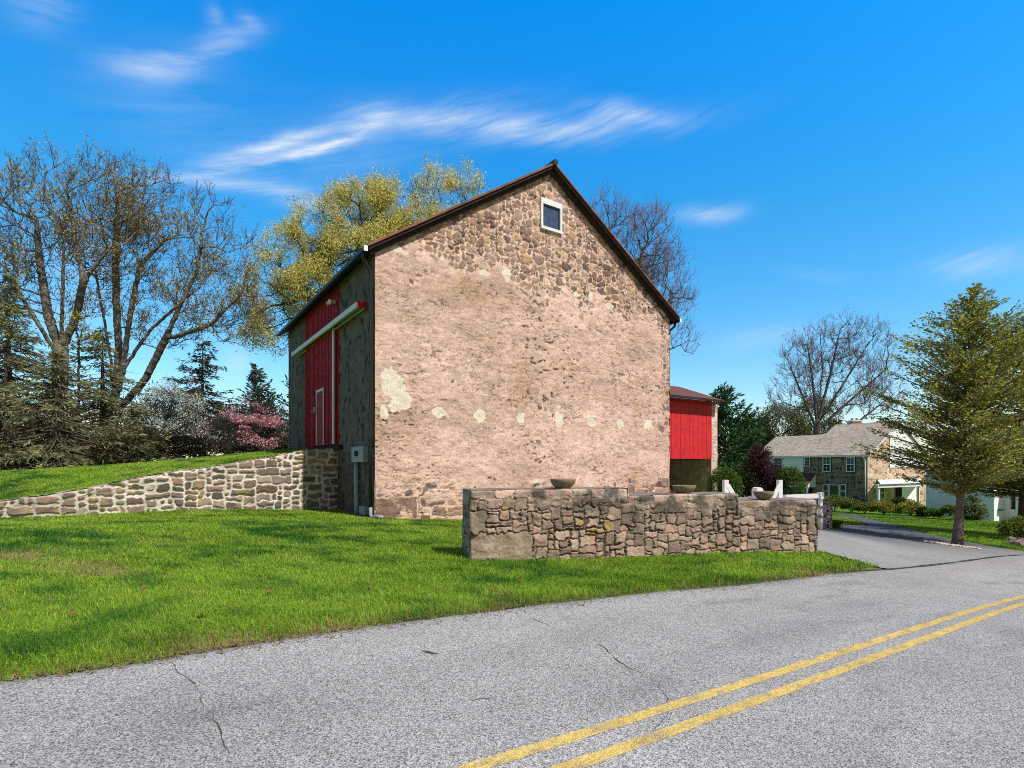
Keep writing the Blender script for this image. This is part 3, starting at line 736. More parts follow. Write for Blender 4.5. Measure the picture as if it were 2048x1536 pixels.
xs = axis(-900, 900, [(-900,-100,80),(-100,-30,5),(-30,-16,1.),(-16,17,.16),(17,45,.6),(45,100,5),(100,900,80)])
ys = axis(-300, 1200, [(-300,-40,40),(-40,-6,4),(-6,2,.8),(2,19,.16),(19,60,.6),(60,120,5),(120,1200,80)])
X, Y = np.meshgrid(xs, ys); Zg = H(X, Y)
rs = road_signed(X.ravel(), Y.ravel()).reshape(X.shape)
onr = (rs > .0) & (rs < RWD+.3); dr = on_drive(X, Y)
Zg = Zg-.06*(sst(.02, .25, rs)*(rs < RWD+.3))-.05*dr+.012*(fbm(X*1.3, Y*1.3, 150, 3)-.5)
def grass_tint(x, y):
    """shared patchiness of the lawn: 0 dark blue green .. 1 yellow green, plus straw"""
    a = fbm(x*.55, y*.9, 160, 4); b = fbm(x*2.2, y*3.0, 164, 3); t = np.clip(.72+2.3*(a-.5)+2.4*(b-.5), 0, 1)
    straw = sst(.74, .84, fbm(x*1.1, y*1.6, 167, 3))*.55
    return t, straw
def grass_col(x, y, rnd=None):
    t, st = grass_tint(x, y)
    c = np.array([.040,.145,.014])*(1-t)[..., None]+np.array([.19,.36,.02])*t[..., None]
    c = c*(1-st[..., None])+st[..., None]*np.array([.30,.26,.09])
    return c
STRAW = [roadpt(470, 1296), roadpt(692, 1268), roadpt(640,1274), tuple(gpt(15, 1112)[:2]), tuple(gpt(165,1133)[:2]), tuple(gpt(215,1145)[:2]),roadpt(1620,1150)]
STR = [.5,.4,.25,.6,.42,.35,.3]
def straw_spots(x, y, rs_):
    s = np.zeros_like(x)
    for (sx, sy), r in zip(STRAW, STR): s = np.maximum(s, np.exp(-(((x-sx)/r)**2+((y-sy)/(r*.62))**2)))
    return np.clip(s*1.2+.42*sst(-.22, .0, rs_), 0, 1)
cg = grass_col(X, Y)*.62
ss = straw_spots(X, Y, rs)[..., None]*(.5+.5*fbm(X*3, Y*3, 169, 2))[..., None]
cg = cg*(1-ss)+ss*np.array([.26,.17,.085])
cg = np.where((onr | dr)[..., None], np.array([.05,.045,.04]), cg)
v, f, c = sheet_mesh(np.stack([X, Y, Zg], -1), cg)
tag(mesh('ground', v, f, M['ground'], None, c, True), kind='structure')

# road surface with its own material
def road_mat(name, base, lo, hi, sc1=95., contrast=1.):
    m, nt, b = mat_base(name, .85, .25)
    a = nd(nt, 'ShaderNodeAttribute', attribute_name='Col'); tc = nd(nt, 'ShaderNodeTexCoord')
    vo = nd(nt, 'ShaderNodeTexVoronoi'); vo.inputs['Scale'].default_value = sc1; nt.links.new(tc.outputs['Object'], vo.inputs['Vector'])
    sep = nd(nt, 'ShaderNodeSeparateColor'); nt.links.new(vo.outputs['Color'], sep.inputs[0])
    r = nd(nt, 'ShaderNodeMapRange'); r.inputs['To Min'].default_value = lo; r.inputs['To Max'].default_value = hi; nt.links.new(sep.outputs[0], r.inputs['Value'])
    sc = nd(nt, 'ShaderNodeVectorMath', operation='SCALE'); nt.links.new(a.outputs['Color'], sc.inputs[0]); nt.links.new(r.outputs[0], sc.inputs['Scale'])
    vo2 = nd(nt, 'ShaderNodeTexVoronoi'); vo2.inputs['Scale'].default_value = sc1*.42; nt.links.new(tc.outputs['Object'], vo2.inputs['Vector'])
    sep2 = nd(nt, 'ShaderNodeSeparateColor'); nt.links.new(vo2.outputs['Color'], sep2.inputs[0])
    r2 = nd(nt, 'ShaderNodeMapRange'); r2.inputs['To Min'].default_value = .9; r2.inputs['To Max'].default_value = 1.1; nt.links.new(sep2.outputs[1], r2.inputs['Value'])
    sc2 = nd(nt, 'ShaderNodeVectorMath', operation='SCALE'); nt.links.new(sc.outputs[0], sc2.inputs[0]); nt.links.new(r2.outputs[0], sc2.inputs['Scale'])
    nt.links.new(sc2.outputs[0], b.inputs['Base Color'])
    bp = nd(nt, 'ShaderNodeBump'); bp.inputs['Strength'].default_value = .55; bp.inputs['Distance'].default_value = .006
    nt.links.new(vo.outputs['Distance'], bp.inputs['Height']); nt.links.new(bp.outputs['Normal'], b.inputs['Normal'])
    return m
M['road'] = road_mat('old_asphalt', None, .30, 1.70, 135)
M['drive'] = road_mat('driveway_asphalt', None, .78, 1.22, 70)
M['line'] = road_mat('worn_yellow_paint', None, .66, 1.28, 120)
ro = np.concatenate([np.linspace(0, 4.6, 40), np.linspace(4.9, RWD, 5)])
jag = .05*(fbm(np.arange(len(Ed))*.12*2.2, np.zeros(len(Ed)), 170, 4)-.5)*2
off = ro[None, :]+jag[:, None]*np.exp(-ro[None, :]/.1)
RX = Ed[:, None, 0]+off*En[:, None, 0]; RY = Ed[:, None, 1]+off*En[:, None, 1]
RZ = H(RX, RY)+.014-.012*np.exp(-off/.05)
cr = np.array([.315,.307,.298])*np.ones(RX.shape+(1,))
lane = fbm(RX*.45, RY*.45, 172, 4); fine = fbm(RX*2.5, RY*2.5, 175, 3)
alng = np.arange(len(Ed))*.12
A2 = np.repeat(alng[:, None], len(ro), 1)
tyre = fbm(A2*.35, off*2.6, 178, 4)
cr = cr*(.86+.28*lane)[..., None]*(.9+.2*fine)[..., None]*(.87+.26*tyre)[..., None]
cr = cr*(1-.38*np.exp(-(off/.07)**2))[..., None]
for (px, py, sx_, sy_, am) in ((1600,1262,.7,.25,.38),(1250,1395,.5,.3,.25),(1480,1290,.9,.16,.28),(700,1420,1.2,.3,.16),(1700,1215,1.2,.2,.25),(300,1440,.5,.4,.18)):
    qx_, qy_ = roadpt(px, py); ax_ = (RX-qx_)*.84+(RY-qy_)*.54; ay_ = -(RX-qx_)*.54+(RY-qy_)*.84
    cr = cr*(1-.6*am*np.exp(-(ax_/sx_)**2-(ay_/sy_)**2)*(.4+1.2*fbm(RX*4, RY*4, 184, 3)))[..., None]
dkp = sst(.70, .78, fbm(A2*.8, off*3.2, 182, 3)); cr = cr*(1-.2*dkp)[..., None]
v, f, c = sheet_mesh(np.stack([RX, RY, RZ], -1), cr, True)
road = tag(mesh('road', v, f, M['road'], None, c, True), kind='structure')
# double yellow line
for (pa, pb) in [((941,1542),(2048,1195)), ((1130,1542),(2048,1214))]:
    a = np.array(roadpt(*pa)); b_ = np.array(roadpt(*pb)); d_ = nrm(b_-a); n_ = np.array([d_[1], -d_[0]])
    s = np.arange(-14, 60, .08); cen = a+s[:, None]*d_+(0.0012*np.maximum(s-11, 0)**2)[:, None]*n_
    w_ = np.linspace(-.046, .046, 7); w2 = w_[None]+ .006*(fbm(s*6, s*0, 185, 2)-.5)[:, None]*np.sign(w_)[None]
    LX = cen[:, None, 0]+w2*n_[0]; LY = cen[:, None, 1]+w2*n_[1]; LZ = H(LX, LY)+.0165
    cl = np.array([.60,.44,.14])*(.78+.4*fbm(LX*5, LY*5, 186, 3))[..., None]; gr = sst(.62, .75, fbm(LX*14, LY*14, 188, 2))[..., None]
    cl = cl*(1-.55*gr)+.55*gr*np.array([.22,.21,.2])
    v, f, c = sheet_mesh(np.stack([LX, LY, LZ], -1), cl, True); mesh('lane_marking', v, f, M['line'], road, c, True)
# cracks in the old asphalt
def crack(pxs, w0, seed, col=(.06,.058,.055)):
    w0 = w0*.8
    pts = resample(np.array([roadpt(*p) for p in pxs]), .035); n = len(pts)
    T = nrm(np.gradient(pts, axis=0)); Nn = np.stack([T[:, 1], -T[:, 0]], 1); s = np.arange(n)*.035
    pts = pts+Nn*(.05*(fbm(s*5, s*0, seed, 4)-.5)*2)[:, None]
    w = w0*(.15+1.7*np.maximum(fbm(s*7, s*0, seed+3, 3)-.33, 0)*2)*np.minimum(1, np.minimum(s, s[-1]-s)/.06+.1)
    a = pts+Nn*w[:, None]/2; b_ = pts-Nn*w[:, None]/2
    V = np.stack([np.stack([a[:, 0], a[:, 1], H(a[:, 0], a[:, 1])+.0155], -1), np.stack([b_[:, 0], b_[:, 1], H(b_[:, 0], b_[:, 1])+.0155], -1)], 1)
    v, f, c = sheet_mesh(V, np.tile(np.array(col), (n, 2, 1))); mesh('crack', v, f, M['ground'], road, c)
crack([(1192,1290),(1215,1300),(1240,1325),(1262,1340),(1290,1352)], .016, 200)
crack([(352,1328),(372,1355),(380,1372),(408,1400),(440,1450),(452,1490),(455,1536)], .006, 201)
crack([(1050,1236),(1080,1246),(1100,1254)], .012, 202)
crack([(940,1405),(965,1400),(990,1399)], .014, 203)
crack([(862,1444),(900,1432),(930,1430)], .010, 204)
crack([(840,1305),(858,1309),(880,1310)], .045, 205)
crack([(1260,1340),(1280,1335)], .012, 206)
crack([(1290,1352),(1340,1400),(1330,1440),(1310,1470)], .005, 207)
crack([(1560,1212),(1580,1213)], .05, 208)
crack([(1700,1140),(1745,1148),(1830,1143)], .008, 209)

# driveway
def poly_sheet(name, polys, step, zo, colf, mat, parent=None):
    allp = np.array([p for pl_ in polys for p in pl_]); x0, y0 = allp.min(0); x1, y1 = allp.max(0)
    gx = np.arange(x0-step, x1+step, step); gy = np.arange(y0-step, y1+step, step)
    Xg, Yg = np.meshgrid(gx, gy); ins = np.zeros(Xg.shape, bool)
    for pl_ in polys: ins |= inpoly(Xg, Yg, pl_)
    cell_ = ins[:-1,:-1] & ins[1:,:-1] & ins[:-1,1:] & ins[1:,1:]
    fc = grid_faces(*Xg.shape)[cell_.ravel()]; used = np.unique(fc); mp = -np.ones(Xg.size, int); mp[used] = np.arange(len(used))
    Xu, Yu = Xg.ravel()[used], Yg.ravel()[used]
    Zu = H(Xu, Yu)+zo
    return mesh(name, np.stack([Xu, Yu, Zu], -1), mp[fc], mat, parent, colf(Xu, Yu), True)
def drive_col(x, y):
    t = sst(9.5, 17.5, y-.35*(x-8)+1.2*(fbm(x*.5, y*.5, 210, 3)-.5))*sst(8.6, 10.2, x)
    c = np.array([.27,.267,.265])*(1-t)[:, None]+np.array([.085,.086,.095])*t[:, None]
    return c*(.8+.4*fbm(x*.9, y*.9, 212, 4))[:, None]
dw = tag(poly_sheet('driveway', [drv, yard], .12, .006, drive_col, M['drive']), kind='structure')
seam = [(1640,1150),(1700,1147),(1770,1142),(1800,1138),(1850,1131),(1900,1125),(1950,1120),(2000,1115),(2048,1111.5)]
sp = resample(np.array([roadpt(*p) for p in seam]), .05); T = nrm(np.gradient(sp, axis=0)); Nn = np.stack([T[:, 1], -T[:, 0]], 1); s = np.arange(len(sp))*.05
w = .022+.05*(fbm(s*2, s*0, 215, 3)-.35)
w = w*sst(0,1.6,s)
a = sp+Nn*w[:, None]; b_ = sp-Nn*w[:, None]
V = np.stack([np.stack([a[:, 0], a[:, 1], H(a[:, 0], a[:, 1])+.018], -1), np.stack([b_[:, 0], b_[:, 1], H(b_[:, 0], b_[:, 1])+.018], -1)], 1)
v, f, c = sheet_mesh(V, np.tile(np.array([.05,.05,.05]), (len(sp), 2, 1))); mesh('tar_seam', v, f, M['ground'], dw, c)

# upper bank behind the retaining wall ------------------------------------------
def bank_z(s, r):
    zt = ramp_top(s)-.03; zt = np.where(s > ts[-1], .22, zt)
    plat = np.interp(s, [0, 5.57, 9.9, 20, 60, 200], [2.34, 1.68, 1.34, 1.15, 1.3, 1.3])
    return zt+(np.maximum(plat, zt)-zt)*sst(0, 6.5, r)
ss_ = np.unique(np.concatenate([np.arange(0, 16, .2), np.arange(16, 40, 1.), np.arange(40, 200, 16.)]))
rr_ = np.unique(np.concatenate([np.arange(.30, 8, .2), np.arange(8, 40, 1.), np.arange(40, 400, 30.)]))
Sg, Rg = np.meshgrid(ss_, rr_)
BX = R0[0]+Sg*RDv[0]+Rg*Dl[0]; BY = R0[1]+Sg*RDv[1]+Rg*Dl[1]; BZ = bank_z(Sg, Rg)+.02*(fbm(BX, BY, 220, 3)-.5)
cbk = grass_col(BX, BY)*.62; far = sst(10, 24, Rg)[..., None]; cbk = cbk*(1-far)+far*np.array([.075,.062,.03])
v, f, c = sheet_mesh(np.stack([BX, BY, BZ], -1), cbk, True); tag(mesh('bank', v, f, M['ground'], None, c, True), kind='structure')
def bank_sr(x, y):
    dx, dy = x-R0[0], y-R0[1]; return dx*RDv[0]+dy*RDv[1], dx*Dl[0]+dy*Dl[1]
def zsurf(x, y):
    s, r = bank_sr(np.asarray(x, float), np.asarray(y, float)); return np.where((s > 0) & (r > .3), bank_z(s, r), H(x, y))

# grass --------------------------------------------------------------------------
def grass_obj(name, x, y, z, d, seed, hmul=1., label=None, rs_=None, wmul=1.):
    rng = R_(seed); n = len(x)
    t, st = grass_tint(x, y)
    vg = 1 if rs_ is None else 1+.55*sst(-.9, -.1, rs_); hgt = (.04+.042*rng.random(n))*hmul*vg*(.8+.5*fbm(x*1.5, y*1.5, seed+1, 3)); w = np.maximum(.0045, d*.0008)*(.7+.6*rng.random(n))*wmul
    az = rng.random(n)*2*np.pi; ln = (.2+1.0*rng.random(n)**1.3)
    flow = fbm(x*.8, y*.8, seed+5, 2)*6
    lx = ln*(np.cos(az)*.75+.35*np.cos(flow)); ly = ln*(np.sin(az)*.75+.35*np.sin(flow))
    wa = rng.random(n)*np.pi; wx, wy = np.cos(wa)*w/2, np.sin(wa)*w/2
    b = np.stack([x, y, z-.008], -1); wv = np.stack([wx, wy, 0*wx], -1)
    mid = b+np.stack([lx*hgt*.35, ly*hgt*.35, hgt*.6], -1); tip = b+np.stack([lx*hgt, ly*hgt, hgt*(1-.25*ln)], -1)
    V = np.stack([b-wv, b+wv, mid+wv*.8, tip, mid-wv*.8], 1).reshape(-1, 3)
    i = np.arange(n)*5; Fq = np.stack([i, i+1, i+2, i+4], -1); Ft = np.stack([i+4, i+2, i+3], -1)
    c = np.array([.036,.155,.012])*(1-t)[:, None]+np.array([.275,.43,.035])*t[:, None]
    c = c*(.55+.9*rng.random(n))[:, None]*(1+(rng.random((n, 3))-.5)*np.array([.5, .15, .3]))
    if rs_ is not None: st = np.clip(st+straw_spots(x, y, rs_)*(.35+.65*rng.random(n)), 0, 1)
    dry = (rng.random(n) < .05+.8*st)[:, None]; c = np.where(dry, np.array([.34,.25,.10])*(.6+.6*rng.random((n, 1))), c)
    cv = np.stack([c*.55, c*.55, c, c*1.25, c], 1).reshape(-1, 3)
    return tag(mesh(name, V, [Fq, Ft], M['grass'], None, cv), label, 'grass', kind='stuff')
def in_barn(x, y, m=0.):
    dx, dy = x-C0[0], y-C0[1]; u = dx*Dg[0]+dy*Dg[1]; t = dx*Dl[0]+dy*Dl[1]; return (u > -m) & (u < GW+m) & (t > -m) & (t < BL+m)
def in_fwall(x, y, m=.0):
    dx, dy = x-WA[0], y-WA[1]; u = dx*WD[0]+dy*WD[1]; o = dx*WN[0]+dy*WN[1]; return (u > ua-m) & (u < ud+m) & (o < m) & (o > -WT-m)
rng = R_(300); n = 620000
r = 2.6+(27-2.6)*rng.random(n)**1.25; th = np.radians(-56+108*rng.random(n)); x, y = r*np.sin(th), r*np.cos(th)
rsx = road_signed(x, y); s_, r_ = bank_sr(x, y)
edgej = .035+.17*(fbm(x*3, y*3, 301, 3)-.5)+.05*(rng.random(n)-.5)
ok = (rsx < -.005+edgej*np.where(x > 6.2, 0, 1)-.06*(x > 6.2)) & ~on_drive(x, y) & (x < 9) & ~((s_ > -.3) & (r_ > -.06)) & ~in_barn(x, y, .02) & ~in_fwall(x, y, .0) & (y < 24)
thin = straw_spots(x, y, rsx); ok &= rng.random(n) > .55*thin
x, y, r, rsx = x[ok], y[ok], r[ok], rsx[ok]
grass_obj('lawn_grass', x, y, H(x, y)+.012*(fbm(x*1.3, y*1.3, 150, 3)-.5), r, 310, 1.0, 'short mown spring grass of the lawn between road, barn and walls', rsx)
n = 170000; s_ = 15*rng.random(n)**.9; r_ = .28+14*rng.random(n)**1.3
x = R0[0]+s_*RDv[0]+r_*Dl[0]; y = R0[1]+s_*RDv[1]+r_*Dl[1]
grass_obj('bank_grass', x, y, bank_z(s_, r_), np.hypot(x, y), 320, .9, 'green grass on the raised bank above the retaining wall')
n = 190000; r = 12+(52-12)*rng.random(n)**1.1; th = np.radians(24+26*rng.random(n)); x, y = r*np.sin(th), r*np.cos(th)
ok = ~on_drive(x, y) & (road_signed(x, y) < -.35) & ~in_barn(x, y, .5); x, y, r = x[ok], y[ok], r[ok]
grass_obj('house_lawn_grass', x, y, H(x, y), r, 330, .9, 'mown grass beside the driveway in front of the stone house')

# dry clippings scattered over the ragged edge of the asphalt
rng = R_(340); n = 16000; j = rng.integers(60, len(Ed)-200, n); o_ = -.10+.30*rng.random(n)**1.8; o_ = o_*(.3+1.4*fbm(j*.05, j*0., 341, 3))
x = Ed[j, 0]+En[j, 0]*o_+(rng.random(n)-.5)*.1; y = Ed[j, 1]+En[j, 1]*o_+(rng.random(n)-.5)*.1; ok = (np.hypot(x, y) < 16) & ~on_drive(x, y) & (x < 6.2); x, y = x[ok], y[ok]; n = len(x)
z = H(x, y)+.017; az = rng.random(n)*6.283; L = .018+.035*rng.random(n); u = np.stack([np.cos(az)*L, np.sin(az)*L, .006+.012*rng.random(n)], -1); w_ = np.stack([-np.sin(az), np.cos(az), 0*az], -1)*.0035
p = np.stack([x, y, z], -1); V = np.stack([p-u*.5*[1, 1, 0]-w_, p-u*.5*[1, 1, 0]+w_, p+u+w_, p+u-w_], 1).reshape(-1, 3); i = np.arange(n)*4
cc = np.repeat(pal(rng.random(n), [(.34,.25,.12),(.24,.17,.09),(.42,.33,.17),(.14,.17,.05),(.18,.13,.08)]), 4, 0)
tag(mesh('dry_clippings', V, np.stack([i, i+1, i+2, i+3], -1), M['grass'], None, cc), 'dry straw and clippings along the edge of the road', 'grass', kind='stuff')
# ------------------------------------------------------------------ trees
def tubes(p0, p1, r0, r1, k):
    """many tapered cylinders at once"""
    p0, p1 = np.asarray(p0, float), np.asarray(p1, float); n = len(p0); T = nrm(p1-p0)
    ref = np.where(np.abs(T[:, 2:3]) < .9, np.array([[0, 0, 1.]]), np.array([[1., 0, 0]]))
    A = nrm(np.cross(T, ref)); B = np.cross(T, A)
    an = np.linspace(0, 2*np.pi, k, endpoint=False); ca, sa_ = np.cos(an), np.sin(an)
    ring = ca[None, :, None]*A[:, None]+sa_[None, :, None]*B[:, None]
    a = p0[:, None]+ring*np.asarray(r0)[:, None, None]; e = p1+T*(.4*np.asarray(r1))[:, None]
    b = e[:, None]+ring*np.asarray(r1)[:, None, None]
    V = np.concatenate([a, b], 1).reshape(-1, 3); j = np.arange(k); i = np.arange(n)[:, None]*2*k
    Fc = np.stack([i+j, i+(j+1) % k, i+k+(j+1) % k, i+k+j], -1).reshape(-1, 4)
    return V, Fc

def wood_mesh(name, parent, segs, cols, seed):
    """segs: list of (p0,p1,r0,r1) arrays; thick ones get more sides"""
    p0, p1, r0, r1 = segs; V = []; Fs = []; n = 0
    for lo, hi, k in ((.09, 99, 9), (.03, .09, 5), (0, .03, 3)):
        m = (r0 >= lo) & (r0 < hi)
        if not m.any(): continue
        v, f = tubes(p0[m], p1[m], r0[m], r1[m], k); V.append(v); Fs.append(f+n); n += len(v)
    V = np.concatenate(V); Fs = np.concatenate(Fs)
    c = np.array(cols)*(.7+.6*fbm(V[:, 0]*1.3+V[:, 1], V[:, 2]*.8, seed, 3))[:, None]
    return mesh(name, V, Fs, M['bark'], parent, c, True)

def grow(trunks, crowns, n, seed, bf=.55, rt=.4, e=2.35, rmin=.012, up=.25, shell=.5):
    """skeleton that reaches through the crown ellipsoids from the given trunk polylines"""
    rng = R_(seed); nodes = []; par = []; path = []
    for tr in trunks:
        tr = np.array(tr, float); L = 0
        seg = max(2, int(np.linalg.norm(np.diff(tr, axis=0), axis=1).sum()/.7)); cs = np.concatenate([[0], np.cumsum(np.linalg.norm(np.diff(tr, axis=0), axis=1))])
        s = np.linspace(0, cs[-1], seg+1); pts = np.stack([np.interp(s, cs, tr[:, k]) for k in range(3)], 1)
        base = -1
        if nodes:
            dd = np.linalg.norm(np.array(nodes)-pts[0], axis=1); base = int(np.argmin(dd))
        for i, q in enumerate(pts):
            if i == 0 and base >= 0: continue
            nodes.append(q); par.append(len(nodes)-2 if (i > 0 and not (i == 1 and base >= 0)) else base)
            path.append(0 if par[-1] < 0 else path[par[-1]]+np.linalg.norm(q-nodes[par[-1]])*.35)
    T = []; wts = np.array([c[1][0]*c[1][1]*c[1][2] for c in crowns])**.85; wts = wts/wts.sum()
    for (cen, rad), w in zip(crowns, wts):
        m = max(4, int(n*w)); d = nrm(rng.normal(size=(m, 3))); rr = rng.random(m)**(1/3.)*(1-shell)+shell*(1-.35*rng.random(m)**2)
        T.append(np.array(cen)+d*rr[:, None]*np.array(rad))
    T = np.concatenate(T); m = len(T)
    fork = max(nodes, key=lambda q: -abs(q[2]-nodes[-1][2]*.3))
    nt = len(nodes); pos = np.zeros((nt+m, 3)); pos[:nt] = nodes; P_ = np.zeros(nt+m); P_[:nt] = path; pr = -np.ones(nt+m, int); pr[:nt] = par
    # cost from each target to its best node
    def cost(tg, nodep, npath, ntop):
        d = tg-nodep; L = np.sqrt((d*d).sum(-1)); return L*(1+up*np.clip(-d[..., 2]/np.maximum(L, 1e-6)+.2, 0, 2))+bf*npath
    best = np.full(m, 1e9); bi = np.zeros(m, int)
    zf = min(t[len(t)//2][2] for t in [np.array(q) for q in trunks][:1])
    for i in range(nt):
        cst = cost(T, pos[i], P_[i], 0); b = cst < best; best[b] = cst[b]; bi[b] = i
    live = np.ones(m, bool)
    for k in range(m):
        j = int(np.argmin(np.where(live, best, 1e9))); i = nt+k
        pos[i] = T[j]; pr[i] = bi[j]; P_[i] = P_[bi[j]]+np.linalg.norm(T[j]-pos[bi[j]]); live[j] = False
        cst = cost(T, pos[i], P_[i], 0); b = (cst < best) & live; best[b] = cst[b]; bi[b] = i
    N = nt+m; acc = np.zeros(N); kids = np.zeros(N, int)
    for i in range(N-1, -1, -1):
        if kids[i] == 0: acc[i] = rmin**e
        if pr[i] >= 0: acc[pr[i]] += acc[i]; kids[pr[i]] += 1
    r = acc**(1/e); sc = rt/r[0]; r = np.maximum(rmin, np.where(r > rmin*1.5, r*(sc**np.clip((np.log(r/rmin)/np.log(r[0]/rmin)), 0, 1)), r))
    D = np.zeros((N, 3))
    for i in range(N):
        D[i] = nrm(pos[i]-pos[pr[i]]) if pr[i] >= 0 else np.array([0, 0, 1.])
    return pos, pr, r, D, kids, nt

def skeleton_segs(pos, pr, r, D, seed, wob=.06, m=4):
    rng = R_(seed); idx = np.nonzero(pr >= 0)[0]; a, b = pos[pr[idx]], pos[idx]; L = np.linalg.norm(b-a, axis=1)[:, None]
    ta, tb = nrm(D[pr[idx]]*.75+nrm(b-a)*.55)*L, nrm(b-a)*L; pts = []
    for t in np.linspace(0, 1, m+1):
        h = (2*t**3-3*t**2+1)*a+(t**3-2*t**2+t)*ta*.9+(-2*t**3+3*t**2)*b+(t**3-t**2)*tb*.9
        if 0 < t < 1: h = h+rng.normal(size=h.shape)*wob*L*np.array([1, 1, .6])*.5
        pts.append(h)
    ra = np.minimum(r[pr[idx]], r[idx]*1.6); rb = r[idx]
    p0 = np.concatenate(pts[:-1]); p1 = np.concatenate(pts[1:]); q = np.linspace(0, 1, m+1)
    r0 = np.concatenate([ra+(rb-ra)*q[k] for k in range(m)]); r1 = np.concatenate([ra+(rb-ra)*q[k+1] for k in range(m)])
    return p0, p1, r0, r1

def twigs(pos, D, sel, seed, k, ln, r, upw=.5, spread=.75):
    rng = R_(seed); p = np.repeat(pos[sel], k, 0); d = np.repeat(D[sel], k, 0); n = len(p)
    v = nrm(d+rng.normal(size=(n, 3))*spread+np.array([0, 0, upw])); L = ln*(.5+.8*rng.random(n))[:, None]
    q = p+v*L*.5+rng.normal(size=(n, 3))*.06*ln; v2 = nrm(v+rng.normal(size=(n, 3))*.35+np.array([0, 0, upw*.6])); e = q+v2*L*.5
    # side shoots
    v3 = nrm(v+rng.normal(size=(n, 3))*.7+np.array([0, 0, upw*.5])); e2 = q+v3*L*.42
    p0 = np.concatenate([p, q, q]); p1 = np.concatenate([q, e, e2]); R0_ = np.concatenate([np.full(n, r), np.full(n, r*.75), np.full(n, r*.7)]); R1_ = R0_*.6
    return (p0, p1, R0_, R1_), np.concatenate([e, e2, q])

def leaf_quads(p, size, seed, cols, aspect=.55, nrmdir=None, upb=0., jit=.25):
    rng = R_(seed); n = len(p); s = size*(.55+.9*rng.random(n))
    a = nrm(rng.normal(size=(n, 3))+np.array([0, 0, upb])) if nrmdir is None else nrm(nrmdir+rng.normal(size=(n, 3))*jit)
    b = nrm(np.cross(a, rng.normal(size=(n, 3)))); a_ = a*s[:, None]; b_ = b*(s*aspect)[:, None]
    V = np.stack([p, p+a_*.5+b_*.5, p+a_, p+a_*.5-b_*.5], 1).reshape(-1, 3); i = np.arange(n)*4
    Fc = np.stack([i, i+1, i+2, i+3], -1)
    c = pal(rng.random(n), cols)*(.7+.6*rng.random((n, 1)))
    return V, Fc, np.repeat(c, 4, 0)

def deciduous(name, label, cat, base, trunks, crowns, n, seed, rt, bark, leafcols=None, leaf=.22, per=3, tw=5, twl=1.0, twr=.016, bf=.55, up=.25, shell=.5, group=None, upw=.5, mat='leaf', twcol=None, clus=.25, rmin=.016, spread=.75, tier=None):
    root = thing(name, base, label, cat, group)
    pos, pr, r, D, kids, nt = grow(trunks, crowns, n, seed, bf, rt, rmin=rmin, up=up, shell=shell)
    sg = skeleton_segs(pos, pr, r, D, seed+1); sel = np.nonzero((np.arange(len(pos)) >= nt) & (r < rmin*3.2))[0]
    tg, tips = twigs(pos, D, sel, seed+2, tw, twl, twr, upw, spread)
    allw = tuple(np.concatenate([a, b]) for a, b in zip(sg, tg)) if twcol is None else sg
    wood_mesh('trunk', root, allw, bark, seed+3)
    if twcol is not None: wood_mesh('twigs', root, tg, twcol, seed+4)
    if leafcols:
        rng = R_(seed+5); p = np.repeat(tips, per, 0); p = p+rng.normal(size=p.shape)*clus
        if len(p) > 0:
            lum = fbm(p[:, 0]*.5+p[:, 1]*.3, p[:, 2]*.5, seed+6, 3); keep = rng.random(len(p)) < 1.15*sst(.30, .66, lum)
            if tier: keep &= fbm(p[:, 0]*tier[0]+p[:, 1]*.3, p[:, 2]*tier[1], seed+8, 2) > tier[2]
            p = p[keep]; v, f, c = leaf_quads(p, leaf, seed+7, leafcols); mesh('crown', v, f, M[mat], root, c)
    return root

